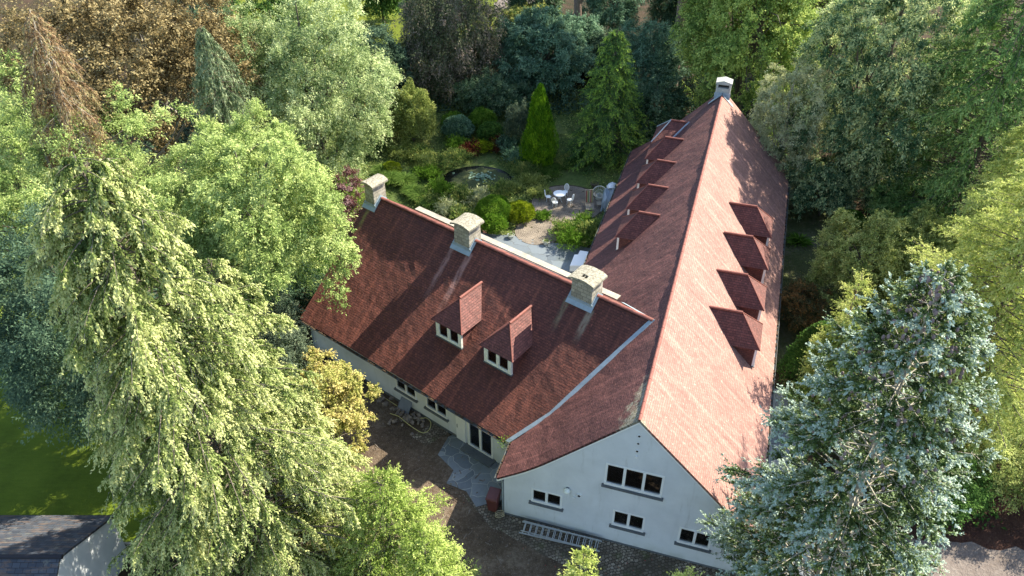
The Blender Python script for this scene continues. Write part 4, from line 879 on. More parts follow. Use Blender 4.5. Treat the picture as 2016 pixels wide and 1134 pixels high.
# blue fir
FX,FY=11.3,16.8
T25=conifer('blue_fir','big blue-green fir with purple cones standing right of the gable wall','tree',FX,FY,19.2,5.0,48,L_['fir'],nb=280,zb=.05,prof=.62,rise=.12,droop=.02,twig=.55,tw=30,nl=22,ll=.11,lw=.06,hang=.03,flat=.7,lob=.12,bark='palebark',tipb=1.2,smin=.30,leafdir=.75,spread=.9,twigtubes=1500,toff=-.24)
conifer('yellow_conifer','yellow-green conifer tip poking up at the bottom edge below the ladder','tree',2.0,13.2,12.0,.95,49,L_['larch'],nb=60,zb=.4,prof=.6,rise=.6,droop=.2,twig=.35,tw=22,nl=12,ll=.10,lw=.035,hang=0,flat=.7)
conifer('yellow_conifer','yellow-green conifer tip at the bottom edge beside the blue fir branches','tree',4.95,12.9,11.5,1.0,50,L_['larch'],nb=60,zb=.4,prof=.6,rise=.6,droop=.2,twig=.35,tw=22,nl=12,ll=.10,lw=.035,hang=0,flat=.7)
# purple cones crowding the outer upper boughs of the fir
g=RG(77); mb=MB()
for i in range(230):
    t=g.uniform(.62,.97); a=g.uniform(0,6.28); r=4.7*(1-t)**.72*g.uniform(.62,.98)+.1; x,y,z=FX+r*math.cos(a),FY+r*math.sin(a),19.2*(.05+.95*t)+.05+r*.1; hh=g.uniform(.13,.2)
    mb.lathe((x,y,z),[(.02,0),(.045,hh*.2),(.05,hh*.5),(.035,hh*.85),(.0,hh)],7)
tag(mb.build('cones',plain('fir_cone',(.22,.165,.155),.85,.3,30),T25,smooth=True,recalc=False),kind='stuff')

# ---- tall trees behind the garden whose crowns, out of the picture, are added to shade it
for x,y,h,r,sd_,lab in ((15.3,72.5,26,5.5,60,'tall pine with a bare reddish trunk behind the blue-green tree'),(22.5,77,28,6,61,'tall pine trunk standing in red-brown litter at the top edge'),(32,78,15,5,62,'tall pine behind the dark chestnut at the top edge'),(6.5,79,24,5.5,63,'tall pine behind the glossy laurel tree at the top edge')):
    broadleaf('pine_tree',lab,'tree',x,y,h,r,sd_,L_['teal'],n=150,nt=13,nl=10,ll=.34,lw=.13,style='oak',zb=.36,rc=1.5,bark='redbark')
for x,y,h,r,sd_,lab,mt in ((10.5,84,9,3.4,64,'blue-green conifer at the top edge left of the pine trunk','bluegreen'),(2.5,86,9,3.6,65,'dull green conifer at the top edge over the earth path','rhodo'),(-8.2,83,8,3.2,66,'dark green conifer at the top edge beside the far lawn','teal'),(-14.5,90,8,3.0,67,'dark bush standing on the far lawn','darkgreen'),(17.5,84,9,3.2,68,'dark conifer at the top edge between two pine trunks','rhodo'),(36,60,9,4.5,69,'dark green tree at the upper right edge behind the loose conifer','hemlock'),(36,88,18,6,70,'pale green tree at the top edge behind the chestnut','oak'),(5.8,77.5,5.5,3.2,73,'dull green bush behind the glossy laurel tree','bluegreen'),(9.5,75,4.6,2.6,74,'dark green bush between the laurel tree and the pine trunk','teal'),(1.5,82,5,3.4,75,'light green bush at the top edge right of the purple beech','mixed'),(-30,72,16,6,71,'green tree behind the copper beech','teal'),(-20.5,68,12,4,72,'dark green tree behind the sunlit pale tree','darkgreen')):
    broadleaf('tree',lab,'tree',x,y,h,r,sd_,L_[mt],n=170,nt=12,nl=10,ll=.3,lw=.12,style='robinia',zb=.02,rc=1.1,zmin=-.8)

# ---- ground position under a pixel of the photograph (used to read off garden positions)
def GP(u,v,z=0):
    X,Y=(u-1008)/FPX,(567-v)/FPX; c,s_=math.cos(PITCH),math.sin(PITCH); k=(z-CH)/(-s_+Y*c); return X*k,(c+Y*s_)*k
# ---- garden shrubs
def sh(name,label,u,v,h,r,seed,mt,n=5000,**k): x,y=GP(u,v); return shell(name,label,'shrub',x,y,h,r,seed,L_[mt],n=n,**k)
sh('round_shrub','big rounded light green shrub left behind the pond',815,280,4.6,1.85,101,'olivegreen',26000,ll=.16,lw=.09,rough=.16,lob=.12,fr=7)
sh('camellia','dark glossy rounded shrub behind the pond, left of a lighter one',902,272,1.9,1.25,102,'bluegreen',7000,ll=.18,lw=.08,rough=.12)
sh('camellia','mid-green glossy rounded shrub behind the pond, nearer the thuja',966,278,1.6,1.05,103,'darkgreen',5500,ll=.18,lw=.08,rough=.12)
sh('feathery_shrub','lime green feathery shrub behind the two glossy rounded shrubs',950,258,2.0,1.2,104,'fern',5000,ll=.2,lw=.06,rough=.2)
sh('feathery_shrub','small lime green shrub between the round shrub and the rhododendron',893,250,1.2,1.0,105,'fern',3000,ll=.2,lw=.06,rough=.2)
sh('silver_shrub','silvery green upright shrub left of the columnar conifer',1020,292,4.0,1.15,106,'spruceblue',9000,ll=.16,lw=.05,rough=.22,lob=.15,fr=8)
sh('spindle_bush','brownish green bush behind the garden lamp',752,282,3.6,1.7,107,'cotone',11000,ll=.14,lw=.08,rough=.2,lob=.14)
sh('golden_mound','small yellow-green clipped mound beside the tall grasses',773,341,.95,.75,108,'gold',4000,ll=.07,lw=.04,rough=.05)
sh('green_mound','large bright green mounded shrub by the small round patio',972,432,1.7,1.4,109,'mound',20000,ll=.09,lw=.05,rough=.09,lob=.05)
sh('golden_shrub','golden yellow-green mounded shrub joined to the large green mound',1024,432,1.35,1.05,110,'gold',12000,ll=.09,lw=.05,rough=.1)
sh('laurel_shrub','glossy mid-green shrub in front of the large green mound',972,452,1.25,.95,111,'mound',4500,ll=.15,lw=.07,rough=.14)
sh('laurel_shrub','small grey-green shrub left of the large green mound',935,440,.9,.7,112,'mixed',2500,ll=.12,lw=.06,rough=.2)
items=[(925,302,.9,.9,'redplant','dark red leafy plant behind the pond'),(985,296,.9,.9,'redplant','dark red feathery plant behind the pond, nearest the columnar conifer'),(950,298,.8,.9,'gold','yellow-green clump behind the middle of the pond'),(900,318,.9,.9,'mixed','yellowish leafy clump at the back left of the pond'),(868,335,1.1,1.1,'mixed','tangled green clump at the left rim of the pond'),(1018,320,1.2,1.0,'bluegreen','broad-leaved green plant right of the pond'),(1035,345,1.0,1.0,'mixed','leafy clump between the pond and the columnar conifer'),(1045,362,.8,.9,'olivegreen','yellowing clump at the edge of the round patio'),(905,395,.9,.9,'mixed','green clump at the front left of the pond'),(868,385,1.1,1.0,'fern','fresh green clump left of the pond near the wing'),(940,395,.7,.9,'olive','pale green low clump in front of the pond'),(985,385,.8,.9,'mixed','mixed herbs in front right of the pond'),(1060,385,.5,.8,'olivegreen','low straw-coloured clump left of the cast table'),(845,330,1.0,1.1,'olivegreen','yellow-green leafy clump left of the pond back'),(820,310,1.0,1.1,'mixed','green leafy clump below the big rounded shrub'),(900,298,1.1,.8,'fern','bright green hydrangea-like bush behind the pond left'),(790,305,.9,1.1,'olivegreen','yellowish clump right of the garden lamp'),(1130,478,1.0,1.05,'fern','green leafy shrub between the small patio and the slate terrace'),(1158,470,1.2,.95,'mixed','leafy shrub under the long roof eave by the terrace'),(1110,462,.8,.8,'mixed','low leafy plant right of the small round patio'),(1150,452,.9,.8,'fern','yellow-green shrub beside the dark clay pot'),(1070,430,.4,.5,'fern','small bright green plant between the two round patios'),(880,420,.7,.9,'olive','pale flowering clump behind the middle chimney'),(850,405,.8,.8,'mixed','green clump beside the tall grass nearest the wing'),(905,430,.7,.9,'mixed','mixed low shrub right behind the middle chimney'),(1010,375,.6,.8,'olivegreen','rusty yellow clump at the right rim of the pond'),(1078,345,.5,.9,'grass','bright low clump behind the cast table'),(1000,300,1.3,.9,'bluegreen','bluish leafy plant right behind the pond'),(1190,300,1.2,1.4,'rhodo','dark shrub beneath the far dormers'),(1150,318,.7,1.3,'darkgreen','dark low shrub between the columnar conifer and the long roof'),(1105,322,.6,1.0,'mixed','strappy green clump right of the columnar conifer'),(845,350,.9,.9,'fern','hosta-like clump left of the pond centre'),(690,420,2.0,1.2,'lime','yellow-green bush under the purple shrub'),(725,300,1.2,1.2,'darkgreen','dark bush under the pale sunlit tree')]
for i,(u,v,h,r,mt,lab) in enumerate(items):
    sh('garden_shrub',lab,u,v,h,r*1.1,130+i,mt,int(2600*r*h+900),ll=.17,lw=.065,rough=.4,lob=.3,fr=6,upw=.9)
sh('corner_shrub','dark green shrub in the gap beside the far eave corner of the wing',585,612,2.6,2.0,125,'teal',6000,ll=.2,lw=.08,rough=.25,lob=.2)
sh('corner_shrub','dark shrub hidden behind the far eave corner of the wing',610,560,2.8,2.0,126,'darkgreen',5000,ll=.2,lw=.08,rough=.25,lob=.2)
for i,(u,v,h,r,lab) in enumerate(((770,362,1.3,1.0,'tall green grass clump nearest the far chimney'),(797,366,1.3,1.0,'tall green grass clump right of the first'),(828,396,1.2,1.0,'bright grass clump behind the gutter board'),(846,412,1.1,.9,'bright grass clump nearest the gutter board'),(752,345,1.1,.9,'grass clump behind the far chimney'),(812,384,1.1,.9,'arching grass clump in the middle of the row'),(1085,335,.7,.8,'drooping strap-leaved clump right of the columnar conifer'),(1110,332,.7,.8,'drooping strap-leaved clump behind the cast table'))):
    x,y=GP(u,v); tuft('ornamental_grass',lab,'grass clump',x,y,h,r,170+i,L_['grass'],n=900,w=.022)
x,y=GP(948,350); t=thing('water_lily','raft of grey-green water lily pads in the middle of the pond','water lily',(x,y,.03))
g=RG(9); mb=MB()
for i in range(110):
    a=g.uniform(0,6.28); r=abs(g.normal())*.5; rr_=g.uniform(.08,.15); z=.04+g.uniform(0,.1)*(r<.5); tx,ty=g.uniform(-.4,.4,2)
    mb.face([(x+r*1.25*math.cos(a)+rr_*math.cos(b),y+r*.8*math.sin(a)+rr_*math.sin(b),z+.004*i%.01+rr_*(tx*math.cos(b)+ty*math.sin(b))) for b in lin(.2,6.1,9)])
tag(mb.build('lily_pads',plain('lily_pad',(.16,.25,.15),.45,.35,6,.5),t,recalc=False),kind='stuff')
# low cover: one mass of herbs and grass nobody could count
def inpoly(px,py,poly):
    c=np.zeros(len(px),bool); n=len(poly)
    for i in range(n):
        (x0,y0),(x1,y1)=poly[i],poly[(i+1)%n]; m=((y0>py)!=(y1>py))&(px<(x1-x0)*(py-y0)/(y1-y0+1e-9)+x0); c^=m
    return c
def cover(name,label,poly,n,seed,mt,h=.35,ll=.22,lw=.06,avoid=(),patch=.5,thr=0.0):
    g=RG(seed); xs=[p[0] for p in poly]; ys=[p[1] for p in poly]; x=g.uniform(min(xs),max(xs),n); y=g.uniform(min(ys),max(ys),n)
    k=inpoly(x,y,poly)
    for (cx,cy,r) in avoid: k&=((x-cx)**2+(y-cy)**2>r*r)
    k&=~inpoly(x,y,TERR)
    # keep clear of the house
    for (fx,fo,U_,V_,a0,a1,b0,b1) in ((0,O,A,B,-.5,ML+.2,-6,5.9),(0,Q,UU,D,0,17,-6.6,6.7)):
        dx=x-fo.x; dy=y-fo.y; a=dx*U_.x+dy*U_.y; b=dx*V_.x+dy*V_.y; k&=~((a>a0)&(a<a1)&(b>b0)&(b<b1))
    x,y=x[k],y[k]; f=sum(np.sin(x*a+y*b+c) for a,b,c in g.uniform(-patch*3,patch*3,(7,3)))/3; k=f>thr-1; x,y,f=x[k],y[k],f[k]; n=len(x)
    hh=h*np.clip(.35+f*.5,.1,1.3)*g.uniform(0,1,n); P=np.stack([x,y,.01+hh],1); Dd=g.normal(size=(n,3))+np.array([0,0,.6]); N=np.array([0,0,.8])+g.normal(size=(n,3))*.5; s=g.uniform(.6,1.3,n)
    o=leafmesh(name,P,Dd,N,ll*s,lw*s,.45+f*.25+g.normal(size=n)*.2,L_[mt],None,(0,0,0),droop=.2); return tag(o,label,'ground cover',kind='stuff')
av=[(4.1,51.2,2.7),(1.85,47.35,1.7),(-2.75,54.7,2.75)]
gpoly=[(-15,42),(-8,40),(4,43),(9.5,54),(14,64),(6,73),(-14,73),(-17,58)]
cover('ground_cover','mixed low herbs and leaves covering the garden around the pond',gpoly,90000,201,'mixed',h=.45,ll=.17,lw=.06,avoid=av+[(4.2,54.6,1.6)])
cover('ground_cover','yellow-green low plants scattered through the garden beds',gpoly,26000,202,'olivegreen',h=.5,ll=.16,lw=.06,avoid=av,thr=1.0)
cover('undergrowth','dark undergrowth beneath the trees behind the garden',[(-32,58),(-16,62),(-12,67),(14,66),(36,60),(38,84),(10,82),(-6,80),(-30,80)],60000,203,'teal',h=.9,ll=.4,lw=.16,thr=.6)
cover('undergrowth','dark undergrowth beneath the trees right of the house',[(16,22.5),(33,22.5),(38,60),(22,60),(24,48),(19,34)],26000,204,'darkgreen',h=.9,ll=.3,lw=.12,thr=1.0)
cover('undergrowth','undergrowth beneath the trees left of the house',[(-13,14),(-13,24),(-12,34),(-16,38),(-12,48),(-16,60),(-34,64),(-34,40),(-17,38),(-12.5,30),(-14.5,22),(-16,14)],50000,205,'teal',h=1.2,ll=.3,lw=.1,thr=.2)
cover('grass_patches','thin tufts of grass right of the long roof',[(14,34),(20,35),(24,45),(21,56),(16,56)],14000,206,'mixed',h=.12,ll=.10,lw=.03,thr=1.0)
g=RG(8); n=900; x=g.uniform(-9,9,n); y=g.uniform(18,33,n); k=(y<32-1.0*(x+9)*.62)|(y<21); k&=(y<23.2-.31*(x-1)); x,y=x[k],y[k]; n=len(x)
P=np.stack([x,y,np.full(n,.04)],1); tag(leafmesh('fallen_leaves',P,g.normal(size=(n,3))*np.array([1,1,.1]),np.array([0,0,1.])+g.normal(size=(n,3))*.2,g.uniform(.04,.12,n),g.uniform(.03,.07,n),g.uniform(0,1,n)**2,leafmat('leaf_fallen',(.16,.10,.06),(.30,.2,.12),(.42,.06,.07)),None,(0,0,0)),'fallen leaves scattered over the bare yard','fallen leaves',kind='stuff')

# ------------------------------------------------------------------ garden furniture
def rotz(a): return Matrix.Rotation(a,4,'Z')
def place(o,x,y,a=0,z=0): o.location=(x,y,z); o.rotation_euler=(0,0,a); return o
def cast_chair(label):
    t=thing('garden_chair',label,'chair',(0,0,0),'white cast chairs round the patio table')
    MB().lathe((0,0,.42),[(0,.03),(.19,.035),(.215,.02),(.21,0),(0,0)],20).build('seat',M['castwhite'],t,smooth=True)
    for a in (45,135,225,315):
        c,s_=math.cos(R(a)),math.sin(R(a)); MB().tube([(c*.15,s_*.15,.42),(c*.20,s_*.20,.30),(c*.17,s_*.17,.15),(c*.26,s_*.26,.0)],[.022,.02,.016,.02],6).build('leg',M['castwhite'],t,smooth=True)
    mb=MB(); ring=[(-.20-.10*(.5-.5*math.cos(b)),.19*math.sin(b),.70-.27*math.cos(b)) for b in lin(0,2*math.pi,20)]; mb.tube(ring,.02,6,False)
    mb.build('backrest',M['castwhite'],t,smooth=True)
    mb=MB()
    for k in range(-3,4):
        yy=k*.05; hz=.27*math.sqrt(max(0,1-(yy/.19)**2)); mb.box((-.265,yy-.010,.70-hz),(.012,0,0),(0,.020,0),(-.05,0,2*hz))
    tag(mb.build('back_slats',M['castwhite'],t),kind='stuff')
    return t
x0,y0=GP(1101,397)
tb=thing('garden_table','round white cast table on the round patio','table',(x0,y0,0))
MB().lathe((x0,y0,.70),[(0,.03),(.45,.03),(.47,.015),(.46,-.02),(0,-.01)],32).build('tabletop',M['castwhite'],tb,smooth=False)
for k in range(4):
    a=R(45+90*k); c,s_=math.cos(a),math.sin(a); MB().tube([(x0+c*.30,y0+s_*.30,.69),(x0+c*.14,y0+s_*.14,.5),(x0+c*.12,y0+s_*.12,.25),(x0+c*.30,y0+s_*.30,0)],[.02,.025,.022,.022],6).build('leg',M['castwhite'],tb,smooth=True)
MB().lathe((x0,y0,.3),[(0,0),(.14,0),(.14,.02),(0,.02)],12).build('shelf_ring',M['castwhite'],tb)
cc=None
for a,dd,lab in ((178,.82,'white cast chair left of the round table'),(58,.85,'white cast chair behind the round table'),(245,.85,'white cast chair nearest the green mound, in front of the table'),(-30,.85,'white cast chair at the right front of the round table')):
    if cc is None: cc=cast_chair(lab); o=cc
    else: o=copy_tree(cc); o['label']=lab
    place(o,x0+dd*math.cos(R(a)),y0+dd*math.sin(R(a)),R(a+180))
# folding teak lounger
x1,y1=GP(1160,410); t=thing('deck_lounger','folding wooden lounger with striped cushion beside the wicker chair','lounger',(x1,y1,0))
def loc(mbf,name,mat,par=t,**k): return mbf.build(name,mat,par,**k)
V3=lambda x,y,z:(x1+x,y1+y,z)
mb=MB()
for sx in (-.3,.26): mb.box(V3(sx,-.75,.30),(.04,0,0),(0,1.2,0),(0,0,.05)); 
mb.box(V3(-.3,-.75,.30),(.6,0,0),(0,.04,0),(0,0,.05)); mb.box(V3(-.3,.41,.30),(.6,0,0),(0,.04,0),(0,0,.05)); loc(mb,'seat_frame',M['wood'])
for k in range(9): mb=MB(); mb.box(V3(-.26,-.68+k*.12,.33),(.52,0,0),(0,.07,0),(0,0,.02)); loc(mb,'slat',M['wood'])
for sx in (-.3,.26):
    for sy in (-.6,.3): mb=MB(); mb.box(V3(sx,sy,0),(.04,0,0),(0,.04,0),(0,0,.31)); loc(mb,'leg',M['wood'])
mb=MB(); bx=Vector((0,.42,.82))
for sx in (-.3,.26): mb.box(V3(sx,.25,.36),(.04,0,0),(0,.04,0),bx)
for q in (0,.97): mb.box(Vector(V3(-.3,.25,.36))+bx*q,(.6,0,0),(0,.04,0),(0,0,.05))
loc(mb,'backrest',M['wood'])
mb=MB(); o=Vector(V3(-.25,.21,.40)); mb.box(o,(.5,0,0),(0,-.04,0),bx*.92); 
cu=loc(mb,'cushion',M['stripe'],bevel=.015)
x2,y2=GP(1180,408); t=thing('footstool','small slatted wooden stool right of the lounger','stool',(x2,y2,0))
mb=MB(); 
for k in range(6): mb.box((x2-.22,y2-.25+k*.085,.34),(.44,0,0),(0,.06,0),(0,0,.03))
for q in (-.2,.16): mb.box((x2+q,y2-.25,.30),(.04,0,0),(0,.485,0),(0,0,.04))
mb.build('seat',M['wood'],t)
for sx in (-.2,.16):
    for sy in (-.22,.18): mb=MB(); mb.box((x2+sx,y2+sy,0),(.04,0,0),(0,.04,0),(0,0,.30)); mb.build('leg',M['wood'],t)
x3,y3=GP(1180,392); t=thing('wicker_chair','round pale rattan bowl chair behind the lounger','chair',(x3,y3,0))
mb=MB(); tl=Vector((0,-.35,1)).normalized()
def bowl(a,rr_,dz): return Vector((x3+rr_*math.cos(a),y3+rr_*math.sin(a)*.92,.62+dz+.22*math.sin(a)*rr_/.5))
mb.tube([bowl(a,.52,0) for a in lin(0,2*math.pi,25)],.035,6,False); mb.build('rim',M['rattan'],t,smooth=True)
mb=MB()
for k in range(22):
    a=2*math.pi*k/22; mb.tube([bowl(a,.51,0),bowl(a,.42,-.16),bowl(a,.22,-.30)],.013,5)
mb.tube([bowl(a,.22,-.30) for a in lin(0,2*math.pi,16)],.018,5,False); mb.tube([bowl(a,.40,-.19) for a in lin(0,2*math.pi,20)],.013,5,False)
tag(mb.build('basket',M['rattan'],t),kind='stuff')
mb=MB(); mb.lathe((x3,y3,0),[(.30,0),(.31,.03),(.2,.22),(.28,.36),(.25,.36),(.17,.22),(.27,0)],20); mb.build('base',M['rattan'],t,smooth=True)
# tarpaulin-covered pile against the long wall
x4,y4=GP(1200,398); t=thing('covered_furniture','heap of furniture under a grey tarpaulin against the long wall','covered heap',(x4,y4,0))
g=RG(4); mb=MB(); n,m=22,16; gr=[]
for i in range(n+1):
    r=[]
    for j in range(m+1):
        u,v=i/n*2-1,j/m*2-1; e=(1-abs(u)**4)*(1-abs(v)**4); z=max(0,.95*e**.35)*(1+.12*math.sin(5*u+3*v)+.06*math.sin(17*v+4*u)+.05*math.sin(23*u-5*v)); sp=1+.12*(1-e)*math.sin(14*(u+v*1.7)); r.append(Vector((x4+u*.55*sp+v*.25,y4+v*1.25*sp,z+.01)))
    gr.append(r)
for i in range(n):
    for j in range(m): mb.face([gr[i][j],gr[i+1][j],gr[i+1][j+1],gr[i][j+1]])
mb.build('tarpaulin',M['tarp'],t,smooth=True)
x5,y5=GP(1200,372,1.0); t=thing('folded_parasol','pale crumpled cloth and poles of a folded parasol lying on the grey tarpaulin','parasol',(x5,y5,1.0))
mb=MB(); 
for k in range(4): mb.tube([(x5-.10+k*.1,y5-1.3,1.02+.03*(k%2)),(x5+.1+k*.09,y5+.1,1.06)],.022,6)
mb.build('pole',M['alu'],t)
mb=MB(); n=18
for i in range(n):
    for j in range(10):
        def pp(i,j):
            a=2*math.pi*j/10; q=i/n; r=.30*math.sin(math.pi*min(.98,q*.95+.05))**.5*(1+.2*math.sin(3*a+q*9)+.12*math.sin(11*q+a)); return (x5+.05+q*.25+r*math.cos(a),y5-.2+q*.95,1.12+.55*r*math.sin(a))
        mb.face([pp(i,j),pp(i+1,j),pp(i+1,j+1),pp(i,j+1)])
mb.build('canopy',M['tarpw'],t,smooth=True)
def pot(label,u,v,r,h,mt,plant=None,z=0,cat='pot'):
    x,y=GP(u,v,z); t=thing('plant_pot',label,cat,(x,y,z)); MB().lathe((x,y,z),[(r*.68,0),(r*.95,h*.85),(r*1.08,h*.86),(r*1.08,h),(r*.9,h),(r*.85,h*.8),(0,h*.8)],24).build('pot',M[mt],t)
    g=RG(int(u)); n=160; d=g.normal(size=(n,3)); d[:,2]=np.abs(d[:,2]); P=np.array([x,y,z+h*.8])+d*r*.35
    leafmesh('plant',P,d,np.array([0,0,1.])+g.normal(size=(n,3))*.4,np.full(n,.09),np.full(n,.04),g.uniform(0,1,n),L_[plant or 'mixed'],t)
pot('dark clay pot at the near edge of the round patio',1148,433,.27,.42,'potdark')
pot('wide dark pot at the back right of the round patio',1170,368,.30,.32,'potdark')
pot('grey stone bowl on the slate terrace edge nearest the middle chimney',1006,468,.24,.26,'pot',z=.05)
pot('grey stone bowl on the slate terrace edge in front of the small round patio',1075,481,.23,.26,'pot',z=.05)
pot('terracotta pot just behind the middle chimney',955,457,.22,.3,'terra',z=.05)
# white stepped panels at the terrace corner
P=[GP(u,v,.55) for u,v in ((1122,523),(1131,501),(1138,501),(1142,493),(1161,496),(1152,523))]
mb=MB(); mb.prism([(a,b,.08) for a,b in P],(0,0,.47)); ob=mb.build('storage_box',M['whiteboard'],None,loc=(P[0][0],P[0][1],0)); tag(ob,'white flat-topped storage box in the corner of the slate terrace','storage box')
# garden lamp
x,y=GP(763,284); t=thing('garden_lamp','old lantern on a pale post left of the round shrub','lamp post',(x,y,0))
MB().tube([(x,y,0),(x,y,.4),(x,y,2.1)],[.06,.045,.035],8).build('post',M['bark'],t)
MB().lathe((x,y,2.1),[(.05,0),(.10,.05),(.15,.32),(.02,.33)],6).build('lantern',M['glass'],t)
MB().lathe((x,y,2.42),[(.21,0),(.17,.05),(.06,.16),(.0,.24)],6).build('lantern_roof',M['oldframe'],t)
x,y=GP(792,288); MB().tube([(x,y,0),(x,y,.85)],.03,6).build('garden_stake',M['palebark'],None,loc=(x,y,0)); tag(bpy.data.objects['garden_stake'],'thin pale stake at the foot of the big rounded shrub','stake')
# ------------------------------------------------------------------ yard objects
x,y=GP(972,1000); ax=A; bx_=B
t=thing('wheelie_bin','dull red wheelie bin at the white gable corner','bin',(x,y,0))
mb=MB(); c=Vector((x,y,0))
lo=[c+ax*a+bx_*b for a,b in ((-.22,-.2),(.22,-.2),(.22,.2),(-.22,.2))]; hi=[c+ax*a+bx_*b+Z*.95 for a,b in ((-.33,-.27),(.33,-.27),(.33,.27),(-.33,.27))]
mb.face(lo[::-1]); mb.face(hi)
for i in range(4): mb.face([lo[i],lo[(i+1)%4],hi[(i+1)%4],hi[i]])
mb.build('body',M['binred'],t,bevel=.02)
mb=MB(); q=[c+ax*a+bx_*b+Z*z for a,b,z in ((-.37,-.30,.955),(.37,-.30,.955),(.37,.30,.955),(-.37,.30,.955))]; q2=[c+ax*a+bx_*b+Z*z for a,b,z in ((-.30,-.25,1.02),(.33,-.27,1.10),(.33,.27,1.10),(-.30,.25,1.02))]
mb.face(q[::-1]); mb.face(q2)
for i in range(4): mb.face([q[i],q[(i+1)%4],q2[(i+1)%4],q2[i]])
mb.build('lid',M['binred'],t,bevel=.015)
MB().tube([c+ax*.40-bx_*.24+Z*.98,c+ax*.40+bx_*.24+Z*.98],.02,8).build('handle',M['binred'],t)
for s_ in (-1,1): MB().tube([c+ax*.27+bx_*s_*.20+Z*.1,c+ax*.27+bx_*s_*.26+Z*.1],.10,14).build('wheel',M['dark'],t)
# coil of hose at the corner
x,y=GP(984,1018); t=MB(); pts=[]
for k in range(90): a=k*.35; r=.20+.03*math.sin(k*.7); pts.append((x+r*math.cos(a),y+r*.6*math.sin(a),.04+k*.0035+.05*math.sin(a*.5)))
o=t.tube(pts,.013,5).build('garden_hose',M['hose2'],None,loc=(x,y,0),smooth=True); tag(o,'beige hose coiled on the cobbles beside the red bin','hose')
# aluminium extension ladder lying along the gable
t=thing('ladder','aluminium extension ladder lying on the cobbles against the gable wall','ladder',MM(-.2,-2.7,0))
for k,(da,db,dz,b0,b1) in enumerate(((0,0,0,-4.6,-.9),(-.04,.06,.09,-4.68,-1.05))):
    lo=lambda b:MM(-.62+da+.04*k*(b+.9),b+db,.06+dz); up=lambda b:MM(-.18+da+.02*k*(b+.9),b+db,.20+dz)
    for f_ in (lo,up):
        mb=MB(); v=f_(b1)-f_(b0); mb.box(f_(b0),v,A*.03,Z*.075); mb.build('rail',M['alu'],t)
    for i in range(13):
        b=b0+.15+(b1-b0-.3)*i/12; MB().tube([lo(b)+Z*.035,up(b)+Z*.035],.017,8).build('rung',M['alu'],t)
# rubble of loose pavers
g=RG(33); xc,yc=GP(803,828); first=None
for i in range(64):
    a=g.uniform(0,6.28); r=abs(g.normal())*.62; x,y=xc+r*math.cos(a)*1.25,yc+r*math.sin(a)*.85; z=max(0,.22-.22*r)*g.uniform(0,1)
    if first is None:
        mb=MB(); mb.cbox((0,0,.045),(.19,0,0),(0,.12,0),(0,0,.09)); first=mb.build('loose_paver',M['brick'],None,bevel=.012); tag(first,'loose grey-brown paver in the rubble heap by the wing wall','paver','loose pavers heaped by the wing wall'); o=first
    else: o=first.copy(); COL.objects.link(o)
    o.location=(x,y,z+.02); o.rotation_euler=(g.normal()*.35,g.normal()*.35,g.uniform(0,3)); s_=g.uniform(.7,1.15); o.scale=(s_,s_*g.uniform(.8,1.2),s_)
for i in range(26):
    o=first.copy(); COL.objects.link(o); u,v=g.uniform(745,790),0; v=775+(u-745)*.62+g.uniform(-12,16); x,y=GP(u,v); o['label']='loose grey-brown paver scattered along the bare soil left of the heap'; o['group']='pavers scattered along the wall'; o.location=(x,y,.01); o.rotation_euler=(g.normal()*.15,g.normal()*.15,g.uniform(0,3))
x,y=GP(797,806); mb=MB(); mb.box((x-.42,y,.0),(.62,-.42,0),(.25,.36,.62),(.02,.02,-.02)); tag(mb.build('grey_board',M['slateboard'],None,loc=(x,y,0)),'flat grey slab leaning behind the rubble heap','slab')
x,y=GP(822,812); mb=MB(); mb.box((x,y,.0),(.5,-.3,0),(.1,.15,.3),(.02,.02,-.02)); mb2=tag(mb.build('grey_board',M['slateboard'],None,loc=(x,y,0)),'smaller grey slab right of the leaning one','slab')
hp=[(768,814,.1),(785,820,.15),(800,832,.22),(815,843,.2),(832,852,.12),(845,846,.1),(848,832,.12),(840,823,.14),(828,824,.14)]
pts=[(*GP(u,v,z),z) for u,v,z in hp]
def smooth(pts,k=6):
    P=np.array(pts); n=len(P); out=[]
    for i in range(n-1):
        p0,p1,p2,p3=P[max(i-1,0)],P[i],P[i+1],P[min(i+2,n-1)]
        for j in range(k):
            t=j/k; out.append(tuple(.5*((2*p1)+(-p0+p2)*t+(2*p0-5*p1+4*p2-p3)*t*t+(-p0+3*p1-3*p2+p3)*t**3)))
    return out+[tuple(P[-1])]
tag(MB().tube(smooth(pts),.02,6).build('yellow_pipe',M['hose'],None,loc=pts[0],smooth=True),'loop of pale yellow pipe lying on the rubble heap','pipe')
pts=[(*GP(u,v,.05),.05) for u,v in ((668,726),(700,742),(735,768),(760,785),(788,803))]
tag(MB().tube(smooth(pts),.016,6).build('yellow_pipe',M['hose'],None,loc=pts[0],smooth=True),'straight run of thin yellow pipe along the wing wall','pipe')
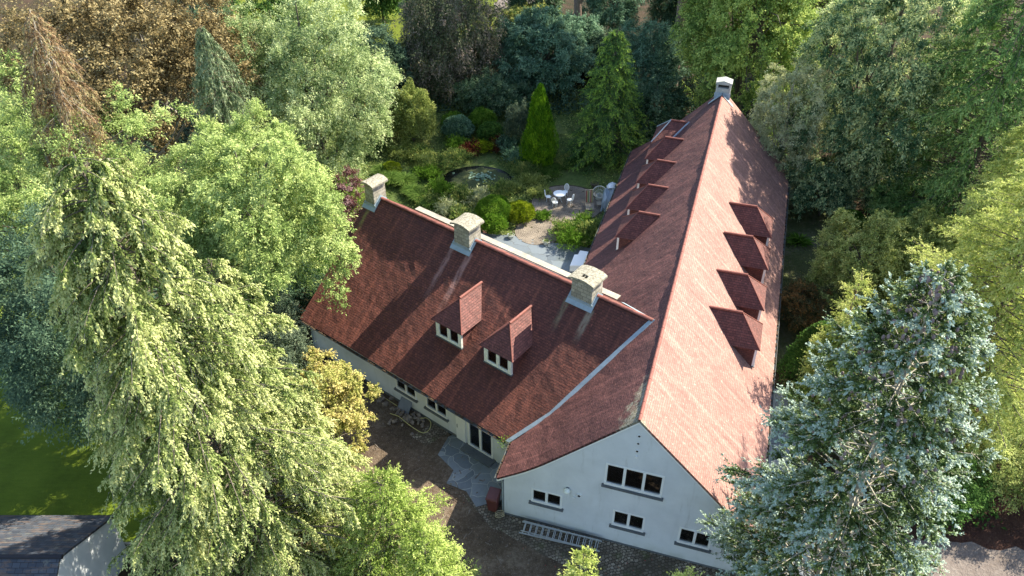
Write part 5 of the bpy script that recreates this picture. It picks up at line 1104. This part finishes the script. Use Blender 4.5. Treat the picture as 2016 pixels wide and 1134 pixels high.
# things seen through the attic and ground-floor windows
def prop(name,label,cat,b,z,wb,wh,a=.75,mt='whiteboard',dp=.5):
    mb=MB(); mb.box(MM(a,b,z),B*wb,A*dp,Z*wh); return tag(mb.build(name,M[mt],None,loc=MM(a,b,z),bevel=.02),label,cat)
t=thing('drawer_unit','white drawer unit seen through the left light of the attic window','cabinet',MM(.8,-1.0,2.63))
for k in range(4): mb=MB(); mb.box(MM(.8,-1.02,2.63+k*.52),B*.50,A*.5,Z*.50); mb.build('drawer',M['whiteboard'],t,bevel=.015)
prop('storage_crate','brown crate beside the drawer unit behind the attic window','crate',-.4,2.63,.5,1.35,.7,'wood')
t=thing('spotted_cloth','dark patterned cloth over a bed seen through the right lights of the attic window','bed',MM(.9,.3,2.63)); mb=MB(); mb.box(MM(.7,.1,2.63),B*1.25,A*1.8,Z*1.3); mb.build('bedcover',paving('bedcover',14,(.05,.05,.06),(.12,.12,.13),(.35,.35,.36),.05),t)
prop('worktop','grey worktop behind the middle ground-floor window','worktop',-.5,.1,1.2,1.15,.5,'slateboard')
prop('worktop','pale worktop behind the window nearest the bin','worktop',-4.2,.1,1.2,1.2,.5,'wood')

# weeds rooted in the gutter at the foot of the valley, twigs and stones in the yard
p=WW(valley_u(WL)-.1,-WL-.03,HEL-.02); g=RG(71); n=120; d=g.normal(size=(n,3)); P=np.array(p)+d*np.array([.16,.16,.14])
tag(leafmesh('gutter_weed',P,d+np.array([0,0,.4]),np.array([0,0,1.])+d*.4,g.uniform(.06,.13,n),g.uniform(.03,.06,n),g.uniform(.2,1,n),L_['fern'],None,tuple(p)),'green weed sprouting from the gutter at the foot of the valley','weed')
mb=MB(); g=RG(72)
for i in range(420):
    x,y=g.uniform(-8,4),g.uniform(20,32)
    if not (y<31.5-.62*(x+9) and y<24.3-.31*(x-1)+6*(x<-1)): continue
    a=g.uniform(0,3.14); L=g.uniform(.03,.10) if g.uniform()<.8 else g.uniform(.2,.5); wd=min(L,.06)*g.uniform(.4,1); c,s_=math.cos(a),math.sin(a)
    mb.cbox((x,y,.02),(c*L,s_*L,g.normal()*.01),(-s_*wd,c*wd,0),(0,0,wd*.8))
tag(mb.build('yard_litter',plain('stones_and_twigs',(.17,.14,.11),.9,.6,3),recalc=False),'small stones and twigs strewn over the bare yard','litter',kind='stuff')
